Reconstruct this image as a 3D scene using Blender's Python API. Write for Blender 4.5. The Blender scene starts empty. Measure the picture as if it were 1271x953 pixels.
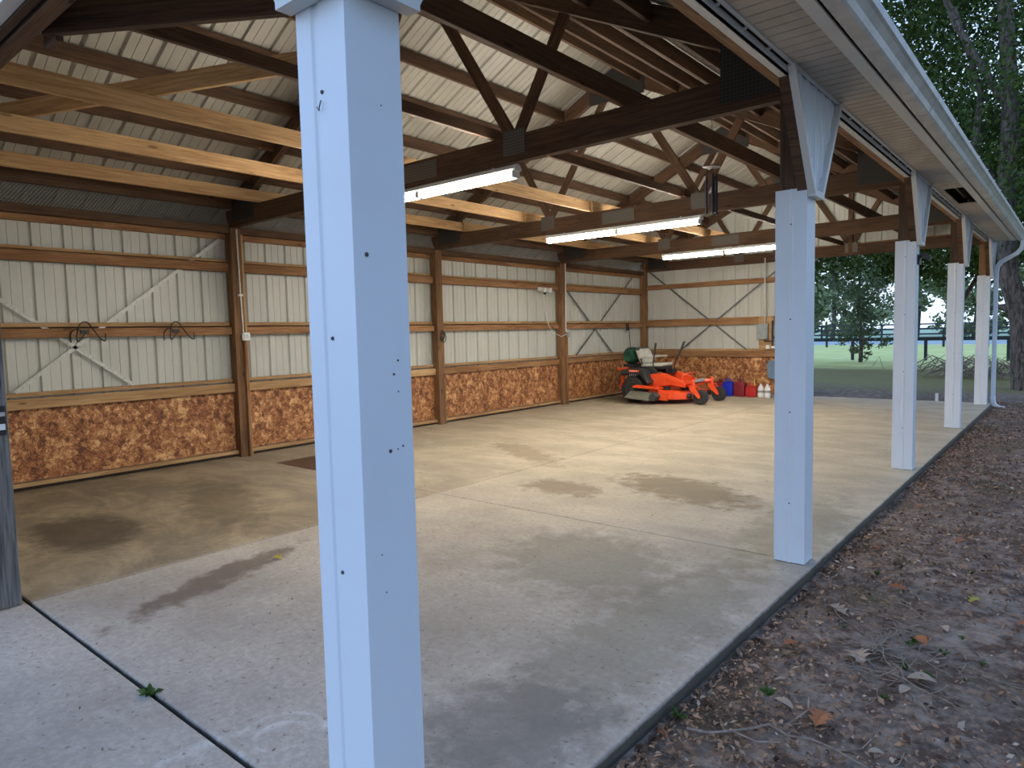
import bpy, bmesh, math, random
import numpy as np
from mathutils import Vector, Matrix

random.seed(7)
RNG = np.random.default_rng(11)
SC = bpy.context.scene
COL = SC.collection

# ------------------------------------------------------------------ camera, sky, exposure
def cam_axes(y, p, r):
    fw = Vector((-math.sin(y) * math.cos(p), math.cos(y) * math.cos(p), -math.sin(p)))
    rt = Vector((math.cos(y), math.sin(y), 0))
    dn = fw.cross(rt)
    return rt * math.cos(r) + dn * math.sin(r), -rt * math.sin(r) + dn * math.cos(r), fw

cd = bpy.data.cameras.new('camera')
cam = bpy.data.objects.new('camera', cd)
COL.objects.link(cam)
r2, d2, fw = cam_axes(0.6962, 0.0742, 0.0236)
M = Matrix((r2, -d2, -fw)).transposed().to_4x4()
M.translation = (1.3466, -0.8717, 1.5524)
cam.matrix_world = M
cd.sensor_width = 36
cd.lens = 847.5 / 1271 * 36
cd.clip_end = 600
SC.camera = cam

W = bpy.data.worlds.new('sky')
SC.world = W
W.use_nodes = True
wn = W.node_tree.nodes
wl = W.node_tree.links
bg = wn['Background']
wtc = wn.new('ShaderNodeTexCoord')
wsep = wn.new('ShaderNodeSeparateXYZ')
wl.new(wtc.outputs['Generated'], wsep.inputs[0])
wr = wn.new('ShaderNodeValToRGB')
wr.color_ramp.elements[0].position = 0.0
wr.color_ramp.elements[0].color = (0.64, 0.79, 0.95, 1)
wr.color_ramp.elements[1].position = 0.7
wr.color_ramp.elements[1].color = (0.29, 0.51, 1.0, 1)
wl.new(wsep.outputs['Z'], wr.inputs[0])
wl.new(wr.outputs[0], bg.inputs[0])
bg.inputs[1].default_value = 1.15

SC.view_settings.view_transform = 'Standard'
SC.view_settings.look = 'None'
SC.view_settings.gamma = 1
SC.view_settings.use_curve_mapping = False
SC.view_settings.exposure = 0.63
TUBE_STRENGTH = 105.0
TUBE_COLOR = (1.0, 0.945, 0.84)

# ------------------------------------------------------------------ node helpers
class NT:
    def __init__(s, name):
        s.m = bpy.data.materials.new(name)
        s.m.use_nodes = True
        s.t = s.m.node_tree
        s.b = s.t.nodes['Principled BSDF']
        s.out = s.t.nodes['Material Output']
    def n(s, typ, **kw):
        x = s.t.nodes.new(typ)
        for k, v in kw.items():
            setattr(x, k, v)
        return x
    def put(s, v, sock):
        if isinstance(v, (int, float)):
            sock.default_value = v
        elif isinstance(v, tuple):
            if len(v) == 3 and sock.type == 'RGBA':
                v = v + (1,)
            sock.default_value = v
        else:
            s.t.links.new(v, sock)
    def coord(s, which='Object'):
        return s.n('ShaderNodeTexCoord').outputs[which]
    def mapping(s, vec, scale=(1, 1, 1), loc=(0, 0, 0), rot=(0, 0, 0)):
        m = s.n('ShaderNodeMapping')
        s.put(vec, m.inputs[0]); m.inputs[1].default_value = loc
        m.inputs[2].default_value = rot; m.inputs[3].default_value = scale
        return m.outputs[0]
    def noise(s, vec, scale=5, detail=4, rough=.55, dist=0):
        x = s.n('ShaderNodeTexNoise')
        s.put(vec, x.inputs['Vector']); x.inputs['Scale'].default_value = scale
        x.inputs['Detail'].default_value = detail; x.inputs['Roughness'].default_value = rough
        x.inputs['Distortion'].default_value = dist
        return x.outputs[0]
    def math(s, op, a, b=0.0, c=None, clamp=False):
        x = s.n('ShaderNodeMath', operation=op, use_clamp=clamp)
        s.put(a, x.inputs[0]); s.put(b, x.inputs[1])
        if c is not None: s.put(c, x.inputs[2])
        return x.outputs[0]
    def ramp(s, fac, lo, hi, a=0.0, b=1.0):
        x = s.n('ShaderNodeMapRange', interpolation_type='SMOOTHSTEP')
        s.put(fac, x.inputs[0]); x.inputs[1].default_value = lo; x.inputs[2].default_value = hi
        x.inputs[3].default_value = a; x.inputs[4].default_value = b
        return x.outputs[0]
    def mix(s, fac, a, b, blend='MIX'):
        x = s.n('ShaderNodeMix', data_type='RGBA', blend_type=blend)
        s.put(fac, x.inputs[0]); s.put(a, x.inputs[6]); s.put(b, x.inputs[7])
        return x.outputs[2]
    def sep(s, vec):
        x = s.n('ShaderNodeSeparateXYZ'); s.put(vec, x.inputs[0]); return x.outputs
    def bump(s, h, strength=.3, dist=.01):
        x = s.n('ShaderNodeBump'); s.put(h, x.inputs['Height'])
        x.inputs['Strength'].default_value = strength; x.inputs['Distance'].default_value = dist
        s.t.links.new(x.outputs[0], s.b.inputs['Normal'])
    def base(s, c): s.put(c, s.b.inputs['Base Color'])
    def set(s, rough=.6, metal=0.0, spec=None):
        s.b.inputs['Roughness'].default_value = rough; s.b.inputs['Metallic'].default_value = metal
        if spec is not None: s.b.inputs['Specular IOR Level'].default_value = spec
    def rnd(s):
        return s.n('ShaderNodeObjectInfo').outputs['Random']

def plain(name, col, rough=.5, metal=0.0, var=.12, scale=8, spec=None):
    t = NT(name)
    v = t.noise(t.coord(), scale, 4)
    f = t.ramp(v, .3, .7)
    t.base(t.mix(f, tuple(c * (1 - var) for c in col), tuple(min(1, c * (1 + var)) for c in col)))
    t.set(rough, metal, spec)
    t.bump(v, .05, .003)
    return t.m

def wood(name, dark, light, knots=True, rough=.75):
    t = NT(name)
    co = t.coord()
    off = t.n('ShaderNodeVectorMath', operation='ADD')
    t.put(co, off.inputs[0])
    cmb = t.n('ShaderNodeCombineXYZ')
    r = t.rnd()
    t.put(t.math('MULTIPLY', r, 37.0), cmb.inputs[0]); t.put(t.math('MULTIPLY', r, 13.0), cmb.inputs[1])
    t.put(cmb.outputs[0], off.inputs[1])
    v = off.outputs[0]
    g = t.noise(t.mapping(v, (1.2, 26, 26)), 2.2, 5, .6, .6)
    g2 = t.noise(t.mapping(v, (4, 120, 120)), 2.0, 3, .6)
    big = t.noise(t.mapping(v, (.6, 3, 3)), 1.3, 3)
    f = t.math('ADD', t.math('MULTIPLY', g, .6), t.math('MULTIPLY', big, .4))
    c = t.mix(t.ramp(f, .36, .64), dark, light)
    c = t.mix(t.math('MULTIPLY', t.ramp(g2, .5, .75), .35), c, tuple(x * .55 for x in dark))
    if knots:
        vo = t.n('ShaderNodeTexVoronoi'); t.put(t.mapping(v, (1.3, 5, 5)), vo.inputs['Vector']); vo.inputs['Scale'].default_value = 1.6
        k = t.ramp(vo.outputs['Distance'], .06, .12, .85, 0)
        c = t.mix(k, c, tuple(x * .4 for x in dark))
    c = t.mix(t.math('MULTIPLY', r, .3), c, tuple(x * .6 for x in dark))
    t.base(c); t.set(rough, 0, .25)
    t.bump(g2, .25, .004)
    return t.m

MAT = {}
MAT['truss_wood'] = wood('aged brown lumber', (.07, .037, .022), (.16, .088, .048))
MAT['girt_wood'] = wood('red brown girt lumber', (.21, .095, .04), (.46, .25, .115))
MAT['joist_wood'] = wood('pale pine lumber', (.34, .185, .08), (.60, .39, .19))
MAT['post_wood'] = wood('treated post wood', (.13, .066, .032), (.33, .18, .085))
MAT['grey_wood'] = wood('weathered grey wood', (.10, .09, .085), (.30, .28, .26))
MAT['dark_post'] = wood('dark treated timber', (.07, .045, .03), (.14, .09, .06))  # post timber; also colours the shadow-line strips behind the left wall girts

def sheet(name, base, var, rough=.45):
    t = NT(name)
    v = t.noise(t.mapping(t.coord(), (1, 1, .35)), 1.7, 5)
    v2 = t.noise(t.coord(), 38, 3)
    c = t.mix(t.ramp(v, .3, .7), tuple(x * (1 - var) for x in base), base)
    c = t.mix(t.math('MULTIPLY', t.ramp(v2, .45, .75), .15), c, tuple(x * .75 for x in base))
    t.base(c); t.set(rough, 0, .4)
    return t.m
MAT['siding_in'] = sheet('beige grey ribbed metal', (.60, .60, .54), .12)
MAT['roof_in'] = sheet('galvanised beige roof metal', (.40, .375, .315), .14, .5)
MAT['siding_white'] = sheet('white ribbed metal', (.78, .79, .80), .05, .4)

def white_paint(name, base, dirt):
    t = NT(name)
    co = t.coord()
    v = t.noise(co, 3, 5)
    c = t.mix(t.math('MULTIPLY', t.ramp(v, .45, .8), .12), base, dirt)
    vo = t.n('ShaderNodeTexVoronoi'); t.put(co, vo.inputs['Vector']); vo.inputs['Scale'].default_value = 16
    c = t.mix(t.ramp(vo.outputs['Distance'], .02, .035, .25, 0), c, (.35, .34, .35))
    t.base(c); t.set(.38, 0, .45)
    return t.m
MAT['clad'] = white_paint('white post cladding', (.74, .78, .83), (.55, .52, .47))
MAT['trim'] = white_paint('off white metal trim', (.66, .66, .64), (.35, .31, .26))
MAT['gutter'] = plain('weathered white gutter', (.56, .55, .53), .42, 0, .14, 6)

def soffit_mat():
    t = NT('dusty vinyl soffit')
    co = t.coord()
    v = t.noise(t.mapping(co, (2.5, 1, 1)), 1.6, 5)
    v2 = t.noise(co, 60, 3)
    c = t.mix(t.ramp(v, .3, .72), (.44, .385, .32), (.60, .54, .46))
    c = t.mix(t.math('MULTIPLY', v2, .35), c, (.32, .27, .23))
    t.base(c); t.set(.6)
    return t.m
MAT['soffit'] = soffit_mat()

def osb():
    t = NT('oriented strand board')
    X, Y, Z = t.sep(t.coord())
    cb = t.n('ShaderNodeCombineXYZ'); t.put(t.math('ADD', X, Y), cb.inputs[0]); t.put(Z, cb.inputs[1])
    uv = cb.outputs[0]
    nd = t.n('ShaderNodeTexNoise'); t.put(uv, nd.inputs['Vector']); nd.inputs['Scale'].default_value = 16
    sc = t.n('ShaderNodeVectorMath', operation='SCALE'); t.put(nd.outputs['Color'], sc.inputs[0]); sc.inputs['Scale'].default_value = .05
    off = t.n('ShaderNodeVectorMath', operation='ADD'); t.put(uv, off.inputs[0]); t.put(sc.outputs[0], off.inputs[1])
    acc = None
    for i, s in enumerate((11, 17, 24)):
        vo = t.n('ShaderNodeTexVoronoi'); vo.inputs['Scale'].default_value = s
        t.put(t.mapping(off.outputs[0], (1, 1, 1), (i * 3.1, i * 1.7, 0)), vo.inputs['Vector'])
        c = t.sep(vo.outputs['Color'])
        rt = t.n('ShaderNodeVectorRotate', rotation_type='Z_AXIS'); t.put(uv, rt.inputs['Vector'])
        t.put(t.math('MULTIPLY', c[0], 3.14), rt.inputs['Angle'])
        st = t.noise(t.mapping(rt.outputs[0], (14, 110, 1), (i * 5.0, 0, 0)), 1.0, 3, .6)
        v = t.math('ADD', t.math('MULTIPLY', st, .75), t.math('MULTIPLY', c[1], .25))
        acc = v if acc is None else t.math('ADD', acc, v)
    big = t.noise(uv, 2.2, 4)
    f = t.math('ADD', t.math('MULTIPLY', acc, .30), t.math('MULTIPLY', big, .05))
    rp = t.n('ShaderNodeValToRGB'); t.put(f, rp.inputs[0])
    e = rp.color_ramp.elements
    e[0].position = .40; e[0].color = (.10, .03, .009, 1)
    e[1].position = .575; e[1].color = (.78, .48, .22, 1)
    k = e.new(.455); k.color = (.29, .10, .03, 1)
    k = e.new(.505); k.color = (.43, .18, .06, 1)
    t.base(rp.outputs[0]); t.set(.62)
    t.bump(acc, .25, .003)
    return t.m
MAT['osb'] = osb()

def concrete():
    t = NT('stained broom finished concrete')
    co = t.coord()
    X, Y, Z = t.sep(co)
    n1 = t.noise(co, .9, 6, .62)
    n2 = t.noise(co, 6, 6, .65)
    n3 = t.noise(co, 90, 3, .7)
    streak = t.noise(t.mapping(co, (.9, 1.7, 1), rot=(0, 0, .15)), 1.3, 7, .7, .5)
    c = t.mix(t.ramp(n1, .3, .7), (.31, .262, .218), (.48, .418, .352))
    c = t.mix(t.math('MULTIPLY', t.ramp(n2, .45, .7), .35), c, (.46, .42, .37))
    n4 = t.noise(co, 28, 6, .75)
    c = t.mix(t.math('MULTIPLY', t.ramp(n4, .42, .62, 1, 0), .32), c, (.20, .165, .13))
    # warm tube light painted into the rear slab colour, together with tan dirt
    glow_film = t.math('MULTIPLY', t.ramp(t.math('ADD', Y, t.math('MULTIPLY', n1, 4)), 4.2, 8.5), .75)
    c = t.mix(glow_film, c, t.mix(t.ramp(streak, .35, .7), (.42, .345, .23), (.60, .51, .36)))
    # brown dirty strip on the left of the centre joint
    left = t.ramp(X, -3.56, -3.46, 1, 0)
    lf = t.math('MULTIPLY', left, t.math('MULTIPLY', t.ramp(Y, 6.0, 2.0, 0, .9), t.ramp(streak, .2, .6, .75, 1)))
    c = t.mix(lf, c, t.mix(t.ramp(streak, .35, .68), (.12, .085, .045), (.34, .265, .165)))
    def blob(cx, cy, rx, ry, rot, col, amt, nz=.5, lo=.55, hi=1.15, cur=None):
        m = t.mapping(co, (1, 1, 1), (-cx, -cy, 0))
        m = t.mapping(m, (1 / rx, 1 / ry, 0), (0, 0, 0), (0, 0, 0)) if rot == 0 else t.mapping(t.mapping(m, (1, 1, 0), (0, 0, 0), (0, 0, rot)), (1 / rx, 1 / ry, 0))
        ln = t.n('ShaderNodeVectorMath', operation='LENGTH'); t.put(m, ln.inputs[0])
        d = t.math('ADD', ln.outputs['Value'], t.math('MULTIPLY', t.math('SUBTRACT', n2, .5), nz * 3))
        return t.mix(t.math('MULTIPLY', t.ramp(d, lo, hi, 1, 0), amt), cur, col)
    c = blob(-4.95, 1.1, .75, .42, .0, (.05, .035, .022), .8, .4, cur=c)
    c = blob(-5.0, 2.3, 1.2, .35, .3, (.09, .065, .04), .6, .6, cur=c)
    c = blob(-2.95, 1.25, .16, .8, -.35, (.10, .065, .045), .75, .7, cur=c)
    c = blob(-2.6, 2.3, .3, .45, -.6, (.16, .12, .09), .6, .6, cur=c)
    c = blob(-1.6, 5.2, .9, .45, .4, (.15, .105, .05), .75, .7, cur=c)
    c = blob(-2.6, 4.6, .5, .3, .0, (.16, .105, .06), .6, .8, cur=c)
    c = blob(-4.2, 6.0, 1.0, .25, .5, (.19, .13, .07), .5, .8, cur=c)
    c = blob(-1.2, 2.9, .8, .62, .5, (.13, .115, .085), .55, .5, cur=c)
    c = blob(-.35, 2.2, .35, 1.4, .0, (.15, .14, .10), .45, .6, cur=c)
    c = blob(-.3, 4.5, .35, 1.2, .0, (.17, .16, .09), .45, .6, cur=c)
    c = blob(-.35, 1.1, .4, .45, .0, (.12, .11, .10), .55, .6, cur=c)
    c = blob(-6.3, 12.6, 1.2, .9, .0, (.10, .07, .04), .7, .6, cur=c)
    # bare soil patch by the side wall, straight joint in front
    px = t.math('MULTIPLY', t.ramp(X, -6.45, -6.35), t.ramp(X, -4.9, -4.8, 1, 0))
    py = t.math('MULTIPLY', t.ramp(Y, 3.725, 3.735), t.ramp(t.math('ADD', Y, t.math('MULTIPLY', X, .1)), 3.82, 3.9, 1, 0))
    c = t.mix(t.math('MULTIPLY', px, py), c, t.mix(n2, (.06, .03, .018), (.12, .065, .04)))
    # pale swirls rubbed on the surface
    for rr, wd in ((.10, .02), (.165, .022), (.60, .05)):
        cx, cy = (-1.02, .50) if rr < .3 else (-.62, .15)
        m = t.mapping(co, (1, 1, 0), (-cx, -cy, 0))
        ln = t.n('ShaderNodeVectorMath', operation='LENGTH'); t.put(m, ln.inputs[0])
        d = t.math('ABSOLUTE', t.math('SUBTRACT', ln.outputs['Value'], rr))
        c = t.mix(t.math('MULTIPLY', t.math('MULTIPLY', t.ramp(d, 0, wd, 1, 0), t.ramp(n2, .42, .6)), .45), c, (.66, .64, .60))
    c = t.mix(t.math('MULTIPLY', t.ramp(n3, .55, .75), .25), c, (.13, .11, .09))
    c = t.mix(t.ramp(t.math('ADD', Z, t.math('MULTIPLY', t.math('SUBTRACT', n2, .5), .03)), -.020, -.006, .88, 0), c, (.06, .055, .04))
    c = t.mix(t.math('MULTIPLY', t.ramp(t.noise(co, 30, 2, .5), .64, .70), .6), c, (.14, .11, .085))
    t.base(c)
    t.put(t.math('ADD', t.math('MULTIPLY', n1, -.25), .82), t.b.inputs['Roughness'])
    t.b.inputs['Specular IOR Level'].default_value = .3
    t.bump(t.math('ADD', t.math('MULTIPLY', n3, .4), t.math('MULTIPLY', n2, .8)), .35, .006)
    return t.m
MAT['concrete'] = concrete()

def ground_mat():
    t = NT('sandy soil, litter and turf')
    co = t.coord()
    X, Y, Z = t.sep(co)
    n1 = t.noise(co, .8, 6, .6); n2 = t.noise(co, 7, 6, .7); n3 = t.noise(co, 55, 4, .7)
    vo = t.n('ShaderNodeTexVoronoi'); t.put(co, vo.inputs['Vector']); vo.inputs['Scale'].default_value = 42
    chips = t.sep(vo.outputs['Color'])[0]
    soil = t.mix(t.ramp(n2, .35, .68), (.095, .06, .042), (.36, .28, .225))
    soil = t.mix(t.ramp(n1, .42, .62, 0, .75), soil, t.mix(n3, (.055, .038, .028), (.17, .115, .08)))
    soil = t.mix(t.math('MULTIPLY', t.ramp(chips, .72, .9), t.ramp(n2, .35, .6, .15, .8)), soil, (.34, .215, .14))
    soil = t.mix(t.math('MULTIPLY', t.ramp(n1, .5, .7), t.ramp(n3, .5, .62)), soil, (.10, .13, .05))
    edge = t.math('ADD', Y, t.math('MULTIPLY', n1, 5))
    turf = t.mix(t.ramp(n3, .3, .7), (.20, .18, .05), (.44, .36, .14))
    turf = t.mix(t.ramp(n2, .5, .66, 0, .6), turf, (.25, .17, .10))
    c = t.mix(t.ramp(edge, 19.5, 24, 0, .85), soil, turf)
    lawn = t.mix(t.ramp(n1, .3, .7), (.58, .56, .17), (.72, .68, .27))
    c = t.mix(t.ramp(edge, 29, 33), c, lawn)
    c = t.mix(t.ramp(t.math('ADD', Y, n1), 62, 64), c, (.42, .45, .42))
    c = t.mix(t.ramp(t.math('ADD', Y, n1), 84, 86), c, (.40, .48, .30))
    t.base(c); t.set(.9, 0, .15)
    t.bump(t.math('ADD', n2, n3), .6, .02)
    return t.m
MAT['ground'] = ground_mat()

def leafy(name, a, b, trans=.35):
    t = NT(name)
    g = t.n('ShaderNodeNewGeometry')
    c = t.mix(g.outputs['Random Per Island'], a, b)
    t.base(c); t.set(.6, 0, .3)
    tr = t.n('ShaderNodeBsdfTranslucent'); t.put(c, tr.inputs[0])
    mx = t.n('ShaderNodeMixShader'); mx.inputs[0].default_value = trans
    t.t.links.new(t.b.outputs[0], mx.inputs[1]); t.t.links.new(tr.outputs[0], mx.inputs[2])
    t.t.links.new(mx.outputs[0], t.out.inputs[0])
    return t.m
MAT['leaf_oak'] = leafy('dark oak leaves', (.034, .058, .012), (.105, .155, .03))
MAT['leaf_bright'] = leafy('bright green leaves', (.07, .15, .03), (.16, .30, .06))
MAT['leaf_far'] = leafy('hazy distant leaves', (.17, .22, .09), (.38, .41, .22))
MAT['leaf_blue'] = leafy('blue green shrub leaves', (.07, .095, .05), (.20, .23, .14))
MAT['litter'] = leafy('dead leaf litter', (.05, .024, .014), (.44, .25, .14), .1)
MAT['litter_pale'] = leafy('bleached dead leaves', (.22, .14, .09), (.60, .45, .32), .1)
MAT['leaf_orange'] = leafy('orange dead leaf', (.30, .095, .03), (.46, .16, .06), .15)
MAT['leaf_tan'] = leafy('tan dead leaf', (.30, .20, .13), (.50, .38, .28), .15)
MAT['leaf_yellow'] = leafy('yellow fallen leaf', (.45, .35, .04), (.55, .45, .08), .2)
MAT['weed'] = leafy('green weed', (.05, .11, .02), (.11, .19, .05), .3)

def bark():
    t = NT('rough grey bark')
    co = t.coord()
    v = t.noise(t.mapping(co, (6, 6, 1.4)), 3, 6, .65, .5)
    t.base(t.mix(t.ramp(v, .35, .65), (.045, .032, .024), (.20, .16, .125))); t.set(.9)
    t.bump(v, .9, .03)
    return t.m
MAT['bark'] = bark()
MAT['twig'] = plain('pale dry twig', (.26, .20, .155), .85, 0, .3, 30)
MAT['black'] = plain('black painted steel', (.016, .016, .018), .45)
MAT['black_plastic'] = plain('black plastic', (.025, .027, .028), .5)
MAT['rubber'] = plain('black tyre rubber', (.022, .021, .021), .75, 0, .25, 20)
MAT['rim'] = plain('dark wheel rim', (.05, .05, .05), .45)
MAT['orange'] = plain('orange red machine paint', (.82, .085, .02), .32, 0, .05)
MAT['seat_cream'] = plain('worn cream vinyl', (.50, .49, .42), .6, 0, .15)
MAT['seat_dark'] = plain('dark grey vinyl', (.05, .055, .055), .55)
MAT['green_bag'] = plain('dark green fabric', (.008, .06, .032), .8, 0, .2)
MAT['chute'] = plain('grey rubber chute', (.17, .165, .13), .6)
MAT['blue_can'] = plain('blue plastic', (.01, .03, .50), .35, 0, .06)
MAT['red_can'] = plain('red plastic', (.46, .022, .018), .38, 0, .08)
MAT['dark_red_can'] = plain('dark red plastic', (.19, .012, .02), .4, 0, .1)
MAT['white_plastic'] = plain('white plastic', (.80, .80, .79), .4, 0, .03)
MAT['label_grey'] = plain('printed grey label', (.35, .34, .36), .5)
MAT['yellow_spout'] = plain('yellow plastic', (.70, .50, .07), .4)
MAT['galv'] = plain('galvanised steel', (.50, .50, .48), .42, .55, .15, 25)
MAT['strap'] = plain('weathered galvanised strap', (.58, .57, .53), .5, .25, .15, 25)
MAT['strap_dark'] = plain('dark steel strap', (.16, .16, .15), .5, .4, .15, 25)
MAT['grey_box'] = plain('grey enamel', (.27, .30, .30), .45)
MAT['blue_box'] = plain('blue grey enamel', (.14, .22, .32), .45)
MAT['wire'] = plain('dull galvanised wire', (.48, .46, .43), .85, 0)
MAT['fixture'] = plain('white enamel reflector', (.78, .78, .76), .35, 0, .03)
MAT['screw'] = plain('rusty screw head', (.09, .07, .07), .5, .4)
MAT['chime'] = plain('dark blue metal tube', (.02, .025, .05), .35, .5)
MAT['fence'] = plain('black fence paint', (.022, .026, .036), .6)
MAT['house'] = plain('pale pinkish wall', (.45, .38, .36), .7)
MAT['roof_far'] = plain('grey shingle', (.18, .18, .20), .8)
MAT['pane'] = plain('dark window', (.03, .04, .06), .2)
MAT['steel_grey'] = plain('grey scraped steel', (.45, .45, .46), .4, .4)

def perf(name, col):
    t = NT(name)
    co = t.coord()
    vo = t.n('ShaderNodeTexVoronoi'); vo.inputs['Scale'].default_value = 40; vo.inputs['Randomness'].default_value = 0.0
    t.put(t.mapping(co, (1, 0, 1)), vo.inputs['Vector'])
    c = t.mix(t.ramp(vo.outputs['Distance'], .24, .32), tuple(x * .35 for x in col), col)
    t.base(c); t.set(.55, .2)
    return t.m
MAT['plate'] = perf('toothed truss plate', (.13, .115, .10))
MAT['plate_dark'] = perf('dull dark truss plate', (.05, .045, .04))

tm = NT('glowing fluorescent tube')
tm.base((.9, .9, .9))
tm.b.inputs['Emission Color'].default_value = TUBE_COLOR + (1,)
tm.b.inputs['Emission Strength'].default_value = TUBE_STRENGTH
MAT['tube'] = tm.m

# ------------------------------------------------------------------ geometry helpers
WM = {}
def place(o, parent=None, m=None):
    m = m or Matrix.Identity(4)
    COL.objects.link(o)
    if parent is not None:
        o.parent = parent
        o.matrix_basis = WM[parent.name].inverted() @ m
    else:
        o.matrix_basis = m
    WM[o.name] = m.copy()
    return o

def tag(o, label=None, cat=None, group=None, kind=None):
    if label: o['label'] = label
    if cat: o['category'] = cat
    if group: o['group'] = group
    if kind: o['kind'] = kind
    return o

def thing(name, label, cat, loc=(0, 0, 0), rotz=0, group=None):
    o = bpy.data.objects.new(name, None)
    o.empty_display_size = .1
    place(o, None, Matrix.Translation(loc) @ Matrix.Rotation(rotz, 4, 'Z'))
    return tag(o, label, cat, group)

class MB:
    def __init__(s): s.v = []; s.f = []
    def add(s, vs, fs, m=None):
        n = len(s.v)
        s.v += [tuple(m @ Vector(v)) if m else tuple(v) for v in vs]
        s.f += [tuple(i + n for i in f) for f in fs]
        return s
    def box(s, a, b, m=None):
        x0, y0, z0 = a; x1, y1, z1 = b
        return s.add([(x0, y0, z0), (x1, y0, z0), (x1, y1, z0), (x0, y1, z0), (x0, y0, z1), (x1, y0, z1), (x1, y1, z1), (x0, y1, z1)],
                     [(0, 3, 2, 1), (4, 5, 6, 7), (0, 1, 5, 4), (1, 2, 6, 5), (2, 3, 7, 6), (3, 0, 4, 7)], m)
    def prism(s, poly, axis, a, b, m=None):
        # poly: 2-D outline in the two other axes, pushed along axis from a to b
        def P(p, t):
            return {0: (t, p[0], p[1]), 1: (p[0], t, p[1]), 2: (p[0], p[1], t)}[axis]
        n = len(poly)
        vs = [P(p, a) for p in poly] + [P(p, b) for p in poly]
        fs = [tuple(range(n))[::-1], tuple(range(n, 2 * n))] + [(i, (i + 1) % n, n + (i + 1) % n, n + i) for i in range(n)]
        return s.add(vs, fs, m)
    def tube(s, pts, r, k=8, m=None, closed=False):
        pts = [Vector(p) for p in pts]
        rs = r if isinstance(r, (list, tuple)) else [r] * len(pts)
        n = len(pts); vs = []
        up = Vector((0, 0, 1)); prev = None
        for i, p in enumerate(pts):
            if closed: t = pts[(i + 1) % n] - pts[i - 1]
            else: t = pts[min(i + 1, n - 1)] - pts[max(i - 1, 0)]
            t.normalize()
            if prev is None:
                a = t.cross(up)
                if a.length < .1: a = t.cross(Vector((1, 0, 0)))
            else:
                a = prev - t * prev.dot(t)
                if a.length < 1e-4: a = t.cross(up)
            a.normalize(); prev = a; b = t.cross(a)
            for j in range(k):
                q = 2 * math.pi * j / k
                vs.append(p + (a * math.cos(q) + b * math.sin(q)) * rs[i])
        fs = []
        for i in range(n if closed else n - 1):
            i2 = (i + 1) % n
            for j in range(k):
                fs.append((i * k + j, i * k + (j + 1) % k, i2 * k + (j + 1) % k, i2 * k + j))
        if not closed:
            fs += [tuple(range(k))[::-1], tuple(range((n - 1) * k, n * k))]
        return s.add(vs, fs, m)
    def lathe(s, prof, k=20, m=None, axis=2):
        # prof: (radius, height) list
        vs = []
        for r, h in prof:
            for j in range(k):
                q = 2 * math.pi * j / k
                p = (r * math.cos(q), r * math.sin(q), h)
                if axis == 1: p = (p[0], p[2], p[1])
                if axis == 0: p = (p[2], p[0], p[1])
                vs.append(p)
        n = len(prof)
        fs = [(i * k + j, i * k + (j + 1) % k, (i + 1) * k + (j + 1) % k, (i + 1) * k + j) for i in range(n - 1) for j in range(k)]
        fs += [tuple(range(k))[::-1], tuple(range((n - 1) * k, n * k))]
        return s.add(vs, fs, m)
    def sweep(s, prof, p0, p1):
        return s
    def build(s, name, mat, parent=None, m=None, bevel=0, smooth=False, origin=None, segs=2):
        me = bpy.data.meshes.new(name)
        vs = s.v
        if origin == 'base':
            a = np.array(vs); lo = a.min(0); hi = a.max(0)
            c = ((lo[0] + hi[0]) / 2, (lo[1] + hi[1]) / 2, lo[2])
            vs = [(v[0] - c[0], v[1] - c[1], v[2] - c[2]) for v in vs]
            m = Matrix.Translation(c)
        me.from_pydata([tuple(v) for v in vs], [], s.f)
        bm = bmesh.new(); bm.from_mesh(me)
        bmesh.ops.recalc_face_normals(bm, faces=bm.faces)
        bm.to_mesh(me); bm.free()
        me.materials.append(MAT[mat] if isinstance(mat, str) else mat)
        if smooth:
            me.polygons.foreach_set('use_smooth', [True] * len(me.polygons))
        o = bpy.data.objects.new(name, me)
        place(o, parent, m)
        if bevel:
            b = o.modifiers.new('bevel', 'BEVEL'); b.width = bevel; b.segments = segs; b.limit_method = 'ANGLE'
            b.harden_normals = False
        if smooth and not bevel:
            try:
                me.set_sharp_from_angle(angle=math.radians(40))
            except Exception:
                pass
        return o

def beam(name, p0, p1, w, h, mat, parent=None, up=(0, 0, 1), bevel=.003):
    """board whose long axis is local X, thickness w (local Y), depth h (local Z), centred on the line p0-p1"""
    p0 = Vector(p0); p1 = Vector(p1); d = p1 - p0; L = d.length
    x = d.normalized(); y = Vector(up).cross(x).normalized(); z = x.cross(y)
    m = Matrix((x, y, z)).transposed().to_4x4(); m.translation = (p0 + p1) / 2
    return MB().box((-L / 2, -w / 2, -h / 2), (L / 2, w / 2, h / 2)).build(name, mat, parent, m, bevel, segs=1)

def copy_tree(o, m, label=None, group=None):
    r = o.copy(); COL.objects.link(r); r.matrix_basis = m; WM[r.name] = m
    if label: r['label'] = label
    if group: r['group'] = group
    def rec(src, dst):
        for ch in [c for c in src.children]:
            c = ch.copy(); COL.objects.link(c); c.parent = dst; rec(ch, c)
    rec(o, r)
    return r

ORD = ['first', 'second', 'third', 'fourth', 'fifth', 'sixth', 'seventh', 'eighth']

# ------------------------------------------------------------------ dimensions
S = 3.66                 # bay
WI = -7.16               # inner face line of the left posts
RX = -3.58               # ridge
YB = 14.78               # back wall sheet
YF = .12                 # front gable sheet
XS = -7.34               # left wall sheet
PY = [.24, S + .08, 2 * S + .08, 3 * S + .08, 14.72]   # truss lines
def rz(x, base=3.36): return base + .5 * min(-x, x - 2 * RX)

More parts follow.
